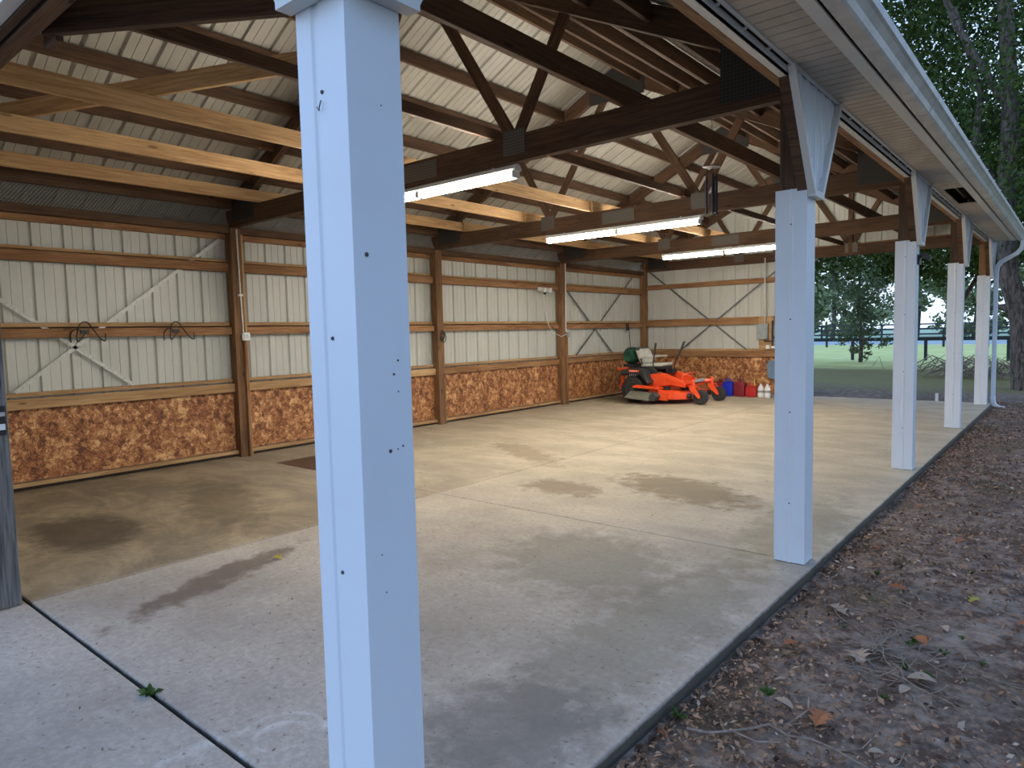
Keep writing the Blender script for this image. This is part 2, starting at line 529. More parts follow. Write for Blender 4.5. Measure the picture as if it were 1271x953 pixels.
# ------------------------------------------------------------------ ground and slab
def build_ground():
    nx, ny = 150, 330
    xs = np.linspace(.03, 7.0, nx); ys = np.linspace(-3.5, 16.5, ny)
    gx, gy = np.meshgrid(xs, ys)
    z = -.072 + .006 * np.sin(gx * 2.3 + np.sin(gy * 1.7)) + .004 * np.sin(gy * 3.1 + gx * 1.3)
    nz = RNG.normal(0, 1, gx.shape)
    for _ in range(2):
        nz = (nz + np.roll(nz, 1, 0) + np.roll(nz, 1, 1) + np.roll(nz, -1, 0) + np.roll(nz, -1, 1)) / 5
    z = z + nz * .009
    v = np.stack([gx, gy, z], -1).reshape(-1, 3)
    mb = MB()
    mb.v = [tuple(p) for p in v]
    mb.f = [(j * nx + i, j * nx + i + 1, (j + 1) * nx + i + 1, (j + 1) * nx + i) for j in range(ny - 1) for i in range(nx - 1)]
    n = len(mb.v)
    mb.v += [(-260, -60, -.13), (260, -60, -.13), (260, 320, -.13), (-260, 320, -.13)]
    mb.f += [(n, n + 1, n + 2, n + 3)]
    o = mb.build('ground', 'ground', smooth=False)
    o.data.polygons.foreach_set('use_smooth', [True] * len(o.data.polygons))
    tag(o, kind='structure')
build_ground()

mb = MB()
for (x0, x1) in ((-7.5, -3.506), (-3.496, .046)):
    for (y0, y1) in ((.335, 3.726), (3.734, 7.40), (7.408, 11.06), (11.068, 15.0)):
        mb.box((x0, y0, -.2), (x1, y1, 0))
tag(mb.build('floor', 'concrete', bevel=.006), kind='structure')
mb = MB().box((-9.5, -3.2, -.2), (.046, .313, -.002))
tag(mb.build('floor', 'concrete', bevel=.008), kind='structure')

# ------------------------------------------------------------------ ribbed sheets
def rib_profile(u0, u1, step=.305, depth=.028):
    """list of (u, offset) for a sheet with a wide rib every step and two small ones between"""
    pts = [(u0, 0)]
    u = math.floor(u0 / step) * step
    while u < u1 + step:
        for du, w, d in ((0, .024, depth), (step / 3, .007, .005), (2 * step / 3, .007, .005)):
            c = u + du
            if u0 + .05 < c < u1 - .05:
                pts += [(c - w, 0), (c - w * .5, d), (c + w * .5, d), (c + w, 0)]
        u += step
    pts.append((u1, 0))
    return pts

def sheet_wall(name, axis, const, u0, u1, zlo, zhi, sign, mat, kind='structure'):
    """upright sheet; axis = direction it runs along, ribs bulge to sign side (seen as grooves from inside)"""
    pr = rib_profile(u0, u1)
    # extra breakpoints where the top or bottom outline kinks
    ks = [k for k in (RX, ) if axis == 0 and u0 < k < u1]
    pr = sorted(pr + [(k, 0) for k in ks if not any(abs(k - p[0]) < .035 for p in pr)])
    vs, fs = [], []
    for (u, d) in pr:
        for z in (zlo(u), zhi(u)):
            vs.append((u, const + sign * d, z) if axis == 0 else (const + sign * d, u, z))
    for i in range(len(pr) - 1):
        fs.append((2 * i, 2 * i + 2, 2 * i + 3, 2 * i + 1))
    mb = MB().add(vs, fs)
    o = mb.build(name, mat)
    tag(o, kind=kind)
    s = o.modifiers.new('t', 'SOLIDIFY'); s.thickness = .002
    return o

sheet_wall('wall_left', 1, XS, YF, YB, lambda u: .04, lambda u: 2.93, -1, 'siding_in')
sheet_wall('wall_back', 0, YB, XS, -3.52, lambda u: .04, lambda u: rz(u) - .02, 1, 'siding_in')
sheet_wall('wall_back', 0, YB, -3.52, .05, lambda u: 3.02, lambda u: rz(u) - .02, 1, 'siding_in')
sheet_wall('wall_front', 0, YF, XS, -3.80, lambda u: .04, lambda u: rz(u) - .02, -1, 'siding_white')
sheet_wall('wall_front', 0, YF, -3.80, .05, lambda u: 3.06, lambda u: rz(u) - .02, -1, 'siding_white')

# roof: two slopes of ribbed sheet, ribs run up the slope
mb = MB()
pr = rib_profile(-.15, 15.15)
for (xa, xb) in ((.44, RX), (-7.66, RX)):
    vs, fs = [], []
    for (u, d) in pr:
        for x in (xa, xb):
            vs.append((x, u, rz(x) + d))
    for i in range(len(pr) - 1):
        fs.append((2 * i, 2 * i + 2, 2 * i + 3, 2 * i + 1))
    mb.add(vs, fs)
o = mb.build('ceiling', 'roof_in'); tag(o, kind='structure')
s = o.modifiers.new('t', 'SOLIDIFY'); s.thickness = .002; s.offset = 1

# ------------------------------------------------------------------ trusses
def build_truss(y, label):
    T = thing('roof_truss', label, 'truss', (RX, y, 3.0), 0, 'roof trusses across the barn')
    hy = .038
    beam('bottom_chord', (WI - .1, y, 3.11), (-.03, y, 3.11), .076, .22, 'truss_wood', T)
    for sgn in (1, -1):
        # chord centre line: underside is 3.13 + .5 d
        def cz(d): return 3.13 + .5 * d + .105
        if sgn > 0: a, b = (-.02, y, cz(.02)), (RX, y, cz(3.56))
        else: a, b = (2 * RX + .02, y, cz(.02)), (RX, y, cz(3.56))
        beam('top_chord', a, b, .074, .185, 'truss_wood', T)
        X = lambda v: RX + sgn * v
        beam('web', (X(1.19), y - .02, 3.16), (X(.06), y - .02, 4.93), .10, .038, 'truss_wood', T, up=(0, 1, 0.01))
        beam('web', (X(1.15), y + .02, 3.16), (X(1.72), y + .02, 4.12), .10, .038, 'truss_wood', T, up=(0, 1, 0.01))
        xa, xb = sorted((X(3.50), X(3.0)))
        MB().box((xa, y - .043, 3.06), (xb, y - .039, 3.46)).box((xa, y + .039, 3.06), (xb, y + .043, 3.46)).build('heel_plate', 'plate_dark', T)
        MB().box((X(1.19) - .12, y - .044, 3.06), (X(1.19) + .12, y - .04, 3.26)).build('gusset_plate', 'plate', T)
    MB().prism([(RX - .42, 4.66), (RX + .42, 4.66), (RX + .42, 4.92), (RX, 5.11), (RX - .42, 4.92)], 1, y - .058, y - .04).build('ridge_plate', 'plate_dark', T)
    MB().box((RX - .25, y - .044, 3.03), (RX + .25, y - .04, 3.19)).build('splice_plate', 'plate', T)
    return T
T1 = build_truss(PY[1], 'large brown roof truss on the second row of posts, nearest one seen whole')
tl = {0: 'roof truss of the open front end, partly out of view above the nearest post',
      2: 'roof truss on the third row of posts, carrying the second light fixture',
      3: 'roof truss on the fourth row of posts, carrying the farthest light fixture',
      4: 'roof truss against the back gable siding, over the back opening'}
for i in (0, 2, 3, 4):
    copy_tree(T1, Matrix.Translation((RX, PY[i], 3.0)), tl[i])

# stud and rails on the back gable
beam('gable_stud', (-2.41, YB - .06, 3.0), (-2.41, YB - .06, 4.45), .09, .09, 'truss_wood', up=(0, 1, 0))
tag(bpy.data.objects['gable_stud'], 'upright brown stud on the back gable siding above the opening', 'stud')
o = beam('gable_girt', (-3.5, YB - .05, 3.62), (-.95, YB - .05, 3.62), .038, .14, 'truss_wood')
tag(o, 'horizontal brown girt on the back gable siding above the opening', 'girt')
o = beam('end_header', (-3.5, YB - .03, 3.13), (-.1, YB - .03, 3.13), .04, .24, 'girt_wood')
tag(o, 'brown header board along the top of the open half of the back end', 'header')

# ------------------------------------------------------------------ purlins
D = [.05, .58, 1.11, 1.64, 2.17, 2.70, 3.23]
for side in (1, -1):
    for bay in range(4):
        for k, d in enumerate(D):
            if k == 0: nm = 'on the eave line'
            else: nm = '%s up from the eave' % ORD[k - 1]
            x = -d if side > 0 else 2 * RX + d
            y0, y1 = PY[bay] + .04, PY[bay + 1] - .04
            zc = 3.34 + .5 * d - .072
            o = beam('roof_purlin', (x, y0, zc), (x, y1, zc), .038, .14, 'truss_wood')
            tag(o, 'brown purlin of the %s slope, %s, %s bay from front' % ('right' if side > 0 else 'left', nm, ORD[bay]), 'purlin',
                'roof purlins between the trusses')

# ------------------------------------------------------------------ long joists on the bottom chords
JO = [(-1.33, .145, .038, 'truss_wood', 'deep dark'), (-2.62, .09, .038, 'truss_wood', 'dark'), (-4.0, .14, .038, 'joist_wood', 'pale pine'),
      (-5.18, .14, .038, 'joist_wood', 'pale pine'), (-6.45, .14, .038, 'joist_wood', 'tan')]
for n, (x, h, w, mt, lb) in enumerate(JO):
    for seg, (a, b) in enumerate(((.16, 7.56), (7.28, 14.76))):
        xx = x + (w + .004) * seg
        mm = 'truss_wood' if (mt != 'joist_wood') else mt
        o = beam('ceiling_joist', (xx, a, 3.222 + h / 2), (xx, b, 3.222 + h / 2), w, h, mm)
        tag(o, '%s lengthwise board lying over the trusses, %s from the open side, %s half' % (lb, ORD[n], ('front', 'rear')[seg]),
            'board', 'lengthwise boards over the trusses')
o = beam('diagonal_brace', (-5.9, .78, 3.47), (-2.66, 2.08, 3.47), .038, .14, 'joist_wood')
o.matrix_basis = o.matrix_basis
tag(o, 'brown diagonal brace crossing over the lengthwise boards at upper left', 'brace')
o = beam('diagonal_brace', (-2.45, .30, 3.11), (-1.36, 1.0, 3.11), .04, .22, 'truss_wood')
tag(o, 'dark diagonal brace near the camera, top left beside the nearest post', 'brace')

# ------------------------------------------------------------------ left wall: posts, girts, panels
GW = 'girt_wood'
LP = [.17, S + .03, 2 * S + .03, 3 * S + .03, YB - .16]
lbl = ['unseen', 'first brown wall post from the left, with a white outlet box', 'second brown wall post from the left, with a black cord loop',
       'third brown wall post, beside a white motion light', 'brown corner post behind the mower']
for i, y in enumerate(LP):
    if i == 0:
        lbl0 = 'brown wall post at the front left corner of the barn'
    P = thing('wall_post', lbl0 if i == 0 else lbl[i], 'post', (WI - .075, y + .075, 0), 0)
    beam('post', (WI - .075, y + .075, 0), (WI - .075, y + .075, 3.0 if i < 4 else 3.2), .145, .145, 'post_wood', P, up=(0, 1, 0))
    if i in (1, 3):
        beam('facing_board', (WI + .02, y + .115, 0.0), (WI + .02, y + .115, 1.52), .038, .075, 'girt_wood', P, up=(1, 0, 0))
        beam('side_board', (WI - .07, y + .17, 0.0), (WI - .07, y + .17, 2.95), .038, .075, 'joist_wood', P, up=(1, 0, 0))

def girts_y(y0, y1, bay):
    b = ORD[bay]
    def g(z0, z1, x0, x1, what, mat=GW):
        o = beam('wall_girt', ((x0 + x1) / 2, y0, (z0 + z1) / 2), ((x0 + x1) / 2, y1, (z0 + z1) / 2), x1 - x0, z1 - z0, mat)
        tag(o, '%s of the left wall, %s bay from the front' % (what, b), 'girt', 'girts on the left wall')
    g(2.86, 2.93, XS + .004, XS + .06, 'brown top plate')
    g(2.93, 3.02, XS + .004, XS + .16, 'dark eave board', 'truss_wood')
    g(2.44, 2.60, XS + .004, XS + .018, 'dark strip drawn as the shadow line of the upper girt', 'dark_post')  # thin dark strip stands in for the shade between the girt boards
    g(2.565, 2.60, XS + .02, XS + .055, 'thin upper strip of the upper girt', 'joist_wood')
    g(2.44, 2.552, XS + .052, XS + .10, 'brown board of the upper girt')
    g(1.62, 1.785, XS + .004, XS + .018, 'dark strip drawn as the shadow line of the middle girt', 'dark_post')
    g(1.737, 1.785, XS + .02, XS + .055, 'thin upper strip of the middle girt', 'joist_wood')
    g(1.62, 1.72, XS + .052, XS + .10, 'brown board of the middle girt')
    g(.995, 1.04, XS + .004, XS + .05, 'thin ledger above the strand board', 'joist_wood')
    g(.865, .978, XS + .052, XS + .10, 'tan cap board above the strand board', 'joist_wood' if bay < 2 else GW)
    g(.04, .085, XS + .06, XS + .11, 'narrow bottom board', 'joist_wood')
    o = MB().box((XS + .03, y0, .09), (XS + .048, y1, .87)).build('strand_board', 'osb', origin='base')
    tag(o, 'orange brown strand board panel low on the left wall, %s bay from the front' % b, 'panel', 'strand board panels low on the walls')
    o = MB().box((XS + .004, y0, .0), (XS + .05, y1, .06)).build('bottom_rail', 'dark_post', origin='base')
    tag(o, 'dark bottom rail of the left wall, %s bay from the front' % b, 'rail', 'dark bottom rails')
for i in range(4):
    girts_y(LP[i] + .15, LP[i + 1] - .0, i)

# back wall boards
def bg_(z0, z1, d0, d1, what, mat=GW, x0=WI, x1=-3.62):
    o = beam('wall_girt', (x0, YB - (d0 + d1) / 2, (z0 + z1) / 2), (x1, YB - (d0 + d1) / 2, (z0 + z1) / 2), d1 - d0, z1 - z0, mat)
    tag(o, what + ' on the back wall', 'girt', 'girts on the back wall')
bg_(2.55, 2.67, .004, .05, 'upper brown girt')
bg_(2.56, 2.64, .052, .09, 'thinner upper brown girt in front')
bg_(1.71, 1.80, .004, .05, 'middle brown girt behind')
bg_(1.63, 1.74, .052, .10, 'middle brown girt in front')
bg_(1.02, 1.07, .004, .05, 'thin ledger above the strand board', 'joist_wood')
bg_(.88, 1.02, .052, .10, 'cap board above the strand board')
bg_(.03, .08, .05, .10, 'narrow bottom board')
o = MB().box((WI, YB - .048, .08), (-3.62, YB - .03, .89)).build('strand_board', 'osb', origin='base')
tag(o, 'orange brown strand board panel low on the back wall behind the mower', 'panel', 'strand board panels low on the walls')
P = thing('wall_post', 'brown post at the end of the back wall, behind the second white post', 'post', (-3.55, YB - .08, 0))
beam('post', (-3.55, YB - .08, 0), (-3.55, YB - .08, 3.2), .14, .14, 'post_wood', P, up=(0, 1, 0))

# straps
def strap(a, b, nrm, mat, label):
    o = beam('bracing_strap', a, b, .003, .04, mat, up=Vector(nrm).cross(Vector(b) - Vector(a)), bevel=0)
    tag(o, label, 'strap', 'steel bracing straps on the walls')
XQ = XS + .054
strap((XQ - .003, .40, 2.66), (XQ - .003, 2.46, 1.05), (1, 0, 0), 'strap', 'pale steel strap falling to the right on the left wall, below the wire hooks')
strap((XQ - .003, 1.28, 1.05), (XQ - .003, 3.66, 2.89), (1, 0, 0), 'strap', 'pale steel strap rising to the right toward the first wall post')
strap((XQ - .003, 11.2, 2.6), (XQ - .003, 13.25, 1.02), (1, 0, 0), 'strap_dark', 'dark steel strap falling to the right in the last left wall bay')
strap((XQ - .003, 11.7, 1.02), (XQ - .003, 14.2, 2.85), (1, 0, 0), 'strap_dark', 'dark steel strap rising to the right in the last left wall bay')
strap((-7.15, YB - .05, 3.05), (-4.6, YB - .05, 1.04), (0, 1, 0), 'strap_dark', 'dark steel strap falling to the right on the back wall')
strap((-6.25, YB - .05, 1.04), (-3.75, YB - .05, 2.95), (0, 1, 0), 'strap_dark', 'dark steel strap rising to the right on the back wall')

# chicken wire along the left eave
mb = MB()
y = .2; h = .24
cell = .036
def wirebar(a, b, r=.0021):
    a = Vector(a); b = Vector(b); d = (b - a).normalized()
    n = Vector((1, 0, 0)); t = d.cross(n).normalized()
    mb.add([a + t * r, a - t * r, a + n * r, b + t * r, b - t * r, b + n * r], [(0, 1, 4, 3), (1, 2, 5, 4), (2, 0, 3, 5)])
while y < YB - .2:
    wirebar((XS + .155, y, 3.02), (XS + .03, y + h * .9, 3.02 + h)); wirebar((XS + .155, y + h * .9, 3.02), (XS + .03, y, 3.02 + h))
    y += cell
for k in range(1, 11):
    z = k / 11
    wirebar((XS + .155 - .125 * z, .2, 3.02 + h * z), (XS + .155 - .125 * z, YB - .1, 3.02 + h * z), .0016)
o = mb.build('wire_mesh', 'wire', origin='base')
tag(o, 'chicken wire netting closing the gap above the left wall under the eave', 'netting')
o = MB().box((XS - .30, YF, 2.94), (XS - .28, YB, 3.16)).box((XS - .28, YF, 2.94), (XS - .002, YB, 2.96)).box((XS - .30, YF, 2.94), (XS - .27, YB, 3.22)).build('eave_soffit', 'dark_post', origin='base')
tag(o, kind='structure')

# ------------------------------------------------------------------ items on the left wall
def spline(P, n=5):
    P = [Vector(p) for p in P]; out = []
    for i in range(len(P) - 1):
        a = P[max(i - 1, 0)]; b = P[i]; c = P[i + 1]; d = P[min(i + 2, len(P) - 1)]
        for k in range(n):
            t = k / n
            out.append(.5 * ((2 * b) + (c - a) * t + (2 * a - 5 * b + 4 * c - d) * t * t + (3 * b - a - 3 * c + d) * t ** 3))
    return out + [P[-1]]
def hook(yc, label):
    H = thing('wall_hook', label, 'hook', (XS + .11, yc, 1.66))
    x = XS + .115
    w = [(x + .10, yc - .035, 1.655), (x + .13, yc - .10, 1.585), (x + .14, yc - .125, 1.575), (x + .12, yc - .125, 1.62), (x + .05, yc - .075, 1.74), (x + .01, yc - .025, 1.785), (x, yc, 1.79),
         (x + .01, yc + .03, 1.78), (x + .05, yc + .07, 1.70), (x + .10, yc + .12, 1.60), (x + .13, yc + .145, 1.575), (x + .14, yc + .155, 1.59), (x + .14, yc + .158, 1.66)]
    MB().tube(spline(w), .0065, 8).build('wire_rod', 'black', H, smooth=True)
    MB().tube(spline([(x, yc - .145, 1.56), (x, yc - .14, 1.66), (x + .01, yc - .10, 1.71), (x + .01, yc - .05, 1.70)]), .006, 8).build('brace_rod', 'black', H, smooth=True)
    MB().box((XS + .10, yc - .04, 1.655), (XS + .112, yc + .04, 1.70)).build('mount_plate', 'black', H)
hook(1.96, 'black bent wire hanging hook on the middle girt, left of the two')
hook(2.96, 'black bent wire hanging hook on the middle girt, right of the two')

B = thing('outlet_box', 'round white outlet box on the first brown wall post, conduit above', 'outlet', (WI + .05, 3.80, 1.53))
MB().box((WI + .04, 3.75, 1.535), (WI + .085, 3.86, 1.645)).build('box', 'white_plastic', B, bevel=.02, segs=3)
MB().lathe([(.034, 0), (.034, .006), (.028, .008)], 20, Matrix.Translation((WI + .085, 3.805, 1.59)) @ Matrix.Rotation(math.pi / 2, 4, 'Y')).build('outlet_face', 'fixture', B)
for dz in (.012, -.012):
    MB().box((WI + .0925, 3.797, 1.588 + dz), (WI + .0945, 3.801, 1.597 + dz)).box((WI + .0925, 3.809, 1.588 + dz), (WI + .0945, 3.813, 1.597 + dz)).build('socket_slot', 'black_plastic', B)
MB().tube([(WI + .025, 3.79, 1.64), (WI + .025, 3.775, 2.3), (WI + .025, 3.765, 2.98)], .010, 10).build('conduit', 'strap', B, smooth=True)
MB().box((WI, 3.745, 2.12), (WI + .05, 3.80, 2.145)).build('strap_clip', 'white_plastic', B)

L = thing('motion_light', 'white motion sensor light on the upper girt beside the third wall post', 'light', (XS + .16, 10.45, 2.36))
MB().box((XS + .102, 10.28, 2.40), (XS + .15, 10.62, 2.475)).build('housing', 'white_plastic', L, bevel=.008)
for dy in (-.09, .10):
    MB().lathe([(.02, 0), (.045, .05), (.05, .09), (.04, .092)], 16, Matrix.Translation((XS + .15, 10.45 + dy, 2.43)) @ Matrix.Rotation(math.radians(100), 4, 'Y')).build('lamp_head', 'white_plastic', L, smooth=True)
MB().lathe([(.03, 0), (.035, .02), (.02, .045)], 14, Matrix.Translation((XS + .14, 10.46, 2.37)) @ Matrix.Rotation(math.radians(120), 4, 'Y')).build('sensor', 'black_plastic', L, smooth=True)
cp = [(XS + .13, 10.45, 2.38), (XS + .12, 10.50, 2.0), (XS + .13, 10.60, 1.7), (XS + .15, 10.74, 1.54), (XS + .2, 10.95, 1.46), (XS + .22, 11.1, 1.50), (XS + .2, 11.17, 1.60)]
MB().tube(cp, .006, 6).build('cable', 'white_plastic', L, smooth=True)

c = MB()
pts = []
for k in range(28):
    q = k / 27 * math.pi * 3.6
    pts.append((WI + .014 + .001 * k, 7.43 + .055 * math.sin(q) + .0012 * k, 1.55 + .085 * math.cos(q) - .002 * k))
o = MB().tube(pts, .008, 8).build('cord_loop', 'black_plastic', smooth=True, origin='base')
tag(o, 'small black cord looped on a nail on the second brown wall post', 'cord')

PP = thing('pipe_box', 'white pipe and small box on the third brown wall post', 'pipe', (WI + .03, 11.16, .2))
MB().tube([(WI + .02, 11.12, 1.56), (WI + .02, 11.14, 3.0)], .012, 8).build('pipe', 'white_plastic', PP, smooth=True)
MB().box((WI + .042, 11.10, 1.44), (WI + .08, 11.18, 1.55)).build('box', 'grey_box', PP, bevel=.004)
o = beam('hanging_strap', (XS + .12, 13.9, 1.68), (XS + .12, 13.98, 1.10), .006, .03, 'black', up=(0, 1, 0))
tag(o, 'dark strap hanging from the middle girt above the mower seat', 'strap')
o = beam('hanging_strap', (XS + .12, 13.84, 1.72), (XS + .12, 13.84, 1.55), .03, .09, 'black', up=(0, 1, 0))
tag(o, 'small dark bag on the middle girt by the corner post', 'bag'); o.name = 'hanging_bag'

# ------------------------------------------------------------------ electric panel on the back wall
E_ = thing('electric_panel', 'grey electric panel on plywood at the right of the back wall', 'electric panel', (-4.19, YB - .12, 1.1))
MB().box((-4.30, YB - .112, 1.05), (-3.98, YB - .10, 1.80)).build('backboard', 'joist_wood', E_)
MB().box((-4.32, YB - .22, 1.28), (-4.07, YB - .112, 1.63)).build('cabinet', 'grey_box', E_, bevel=.006)
MB().box((-4.305, YB - .228, 1.295), (-4.085, YB - .221, 1.615)).build('door', 'grey_box', E_, bevel=.003)
MB().tube([(-4.15, YB - .15, 1.63), (-4.15, YB - .15, 3.1)], .018, 10).build('conduit', 'galv', E_, smooth=True)
MB().tube([(-4.16, YB - .15, 1.28), (-4.16, YB - .15, 1.24), (-3.98, YB - .14, 1.24), (-3.98, YB - .14, 1.08)], .014, 8).build('conduit', 'black', E_, smooth=True)
MB().tube([(-3.99, YB - .14, 1.70), (-3.99, YB - .14, 1.10)], .016, 8).tube([(-3.99, YB - .14, 1.32), (-3.87, YB - .14, 1.32)], .014, 8).build('conduit', 'black', E_, smooth=True)
MB().box((-4.12, YB - .17, 1.07), (-4.04, YB - .11, 1.15)).build('outlet', 'white_plastic', E_, bevel=.005)
MB().box((-4.00, YB - .17, 1.08), (-3.93, YB - .11, 1.13)).build('outlet', 'white_plastic', E_, bevel=.005)
o = MB().prism([(-4.06, .42), (-3.82, .36), (-3.82, .80), (-4.03, .80), (-4.08, .72)], 1, YB - .22, YB - .05).build('wall_cabinet', 'blue_box', bevel=.01, origin='base')
tag(o, 'blue grey metal cabinet on the back wall, half hidden by the second white post', 'cabinet')

# ------------------------------------------------------------------ white clad posts on the open side
def vbracket(parent, face, cx, cy):
    """V shaped sheet panel with trim and wooden backing. face 0: on the X=0 face (runs along Y); 1: on the front face (runs along X)"""
    t = .022
    zt, zb = 3.05, 2.37
    tl, tr, bl, br = -.50, .50, -.085, .085
    if face == 1: tl = -.50; tr = .10; bl, br = -.10, .10
    def pt(u, z, off):
        return (off, cy + u, z) if face == 0 else (cx + u, -off + cy, z)
    # ribbed panel
    pr = [p for p in rib_profile(tl, tr, .155, .012)]
    vs, fs = [], []
    m = MB()
    def zlow(u):
        if u < bl: return zb + (bl - u) / (bl - tl) * (zt - zb)
        if u > br: return zb + (u - br) / max(tr - br, 1e-3) * (zt - zb)
        return zb
    us = sorted(set([p[0] for p in pr] + [bl, br]))
    offs = {p[0]: p[1] for p in pr}
    for u in us:
        d = .008 + offs.get(u, 0) * .9
        vs.append(pt(u, min(zlow(u), zt - .001), d)); vs.append(pt(u, zt, d))
    for i in range(len(us) - 1):
        fs.append((2 * i, 2 * i + 2, 2 * i + 3, 2 * i + 1))
    m.add(vs, fs)
    br_ = m.build('bracket', 'clad', parent)
    s = br_.modifiers.new('t', 'SOLIDIFY'); s.thickness = .002
    # trim round the slanted sides and foot
    def bar(u0, z0, u1, z1, w0, w1, name, mat, o0, o1):
        d = Vector((u1 - u0, z1 - z0)); n = Vector((-d.y, d.x)).normalized()
        q = [Vector((u0, z0)) + n * w0, Vector((u1, z1)) + n * w0, Vector((u1, z1)) + n * w1, Vector((u0, z0)) + n * w1]
        vs = [pt(p.x, p.y, o) for o in (o0, o1) for p in q]
        MB().add(vs, [(0, 1, 2, 3), (4, 5, 6, 7), (0, 1, 5, 4), (1, 2, 6, 5), (2, 3, 7, 6), (3, 0, 4, 7)]).build(name, mat, br_)
    bar(bl, zb, tl, zt, -.03, .006, 'bracket_trim', 'trim', .002, .045)
    bar(br, zb, tr, zt, -.006, .03, 'bracket_trim', 'trim', .002, .045)
    bar(bl - .01, zb, br + .01, zb, -.008, .03, 'bracket_trim', 'trim', .002, .047)
    bar(bl, zb, tl, zt, -.09, .0, 'brace', 'truss_wood', -.06, 0.0)
    bar(br, zb, tr, zt, 0, .09, 'brace', 'truss_wood', -.06, 0.0)

def clad_post(i, y, label, core):
    P = thing('porch_post', label, 'post', (-.098, y + .085, 0), 0, None)
    a, b, c, d = -.196, 0.0, y, y + .17
    # cladding outline with a vertical lap seam on the front and street faces
    g = .006
    out = [(a, c), (a + .085, c), (a + .092, c - g), (a + .108, c - g), (a + .115, c), (b, c), (b, d), (a, d)]
    if i == 0:
        out = [(a, c), (a + .062, c), (a + .068, c + g), (a + .086, c + g), (a + .092, c), (b, c), (b, d), (a, d)]
    MB().prism(out, 2, .004, 2.42).build('cladding', 'clad', P, bevel=.0015)
    beam('core', ((a + b) / 2 - .005, y + .085, 2.42), ((a + b) / 2 - .005, y + .085, 3.0), .15, .14, core, P, up=(1, 0, 0))
    vbracket(P, 0, 0, y + .085 + .02)
    if i == 0:
        vbracket(P, 1, -.1, y)
    sc = MB()
    for z in ((.35, .95, 1.55, 2.15)):
        s = thing  # screws
        MB().lathe([(.005, 0), (.005, .003), (.003, .005)], 8, Matrix.Translation((a + .10, c - g + .0002 if i else c + .0002, z + .05 * i)) @ Matrix.Rotation(math.pi / 2, 4, 'X')).build('screw', 'screw', P)
    return P
pl = ['nearest white metal clad post, large in the foreground', 'second white clad post from the camera, at the slab edge', 'third white clad post, with a small black lamp near its top',
      'fourth white clad post from the camera', 'farthest white clad post, beside the downspout']
PR = []
for i in range(5):
    y = .159 if i == 0 else (14.60 if i == 4 else i * S)
    PR.append(clad_post(i, y, pl[i], 'dark_post' if i < 4 else 'post_wood'))
P0 = PR[0]
def onx(yy, z, r=.0035):
    MB().lathe([(r, 0), (r, .001)], 8, Matrix.Translation((.0005, yy, z)) @ Matrix.Rotation(math.pi / 2, 4, 'Y')).build('nail_hole', 'screw', P0)
for yy, z, r in ((.198, 1.752, .006), (.285, 1.49, .003), (.27, 1.455, .0035), (.283, 1.41, .002), (.25, 1.26, .005), (.292, 1.268, .003), (.21, 1.0, .002), (.26, 2.12, .002), (.275, 1.262, .002), (.22, .9, .002)):
    onx(yy, z, r)
MB().tube([(-.098, .155, 2.13), (-.098, .15, 2.115), (-.103, .152, 2.105), (-.108, .15, 2.115)], .0015, 6).build('cup_hook', 'screw', P0)

LT = thing('flood_lamp', 'small black lamp fixed near the top of the third white post', 'lamp', (.05, 2 * S + .12, 2.18))
MB().box((.0, 2 * S + .06, 2.17), (.02, 2 * S + .18, 2.27)).build('bracket', 'black', LT)
MB().prism([(.02, 2.26), (.10, 2.20), (.12, 2.24), (.05, 2.29)], 1, 2 * S + .05, 2 * S + .20).build('lamp_head', 'black', LT, bevel=.005)

# weathered post and latch at the front left
o = thing('gate_post', 'weathered grey wooden post at the left edge of the picture', 'post', (-3.60, .24, 0))
beam('post', (-3.565, .21, 0), (-3.565, .21, 3.0), .15, .158, 'grey_wood', o, up=(0, 1, 0))
WGP = 1
LG = thing('gate_latch', 'black latch with a white plate on the weathered grey post', 'latch', (-3.48, .22, 1.03))
MB().box((-3.49, .19, 1.03), (-3.476, .275, 1.20)).build('plate', 'black', LG, bevel=.003)
MB().box((-3.476, .18, 1.06), (-3.462, .268, 1.095)).build('white_plate', 'white_plastic', LG, bevel=.002)
MB().box((-3.476, .16, 1.14), (-3.46, .27, 1.165)).build('bolt', 'steel_grey', LG, bevel=.003)
o = MB().box((-3.80, .06, 0.0), (-3.482, .128, .10)).build('trim_1', 'clad', origin='base'); tag(o, kind='structure')

# front header trim strips
o = beam('front_header', (-3.6, .17, 3.13), (-.2, .17, 3.13), .04, .24, 'truss_wood')
tag(o, 'dark header board across the open front, at the top left', 'header')
o = MB().box((-3.66, .085, 3.02), (0, .148, 3.06)).build('trim_2', 'trim', origin='base'); tag(o, kind='structure')
o = beam('hanging_block', (-2.48, .345, 2.975), (-2.48, .345, 3.2), .16, .035, 'truss_wood', up=(0, 1, 0))
tag(o, 'short dark block under the front header, by the top left corner', 'block')

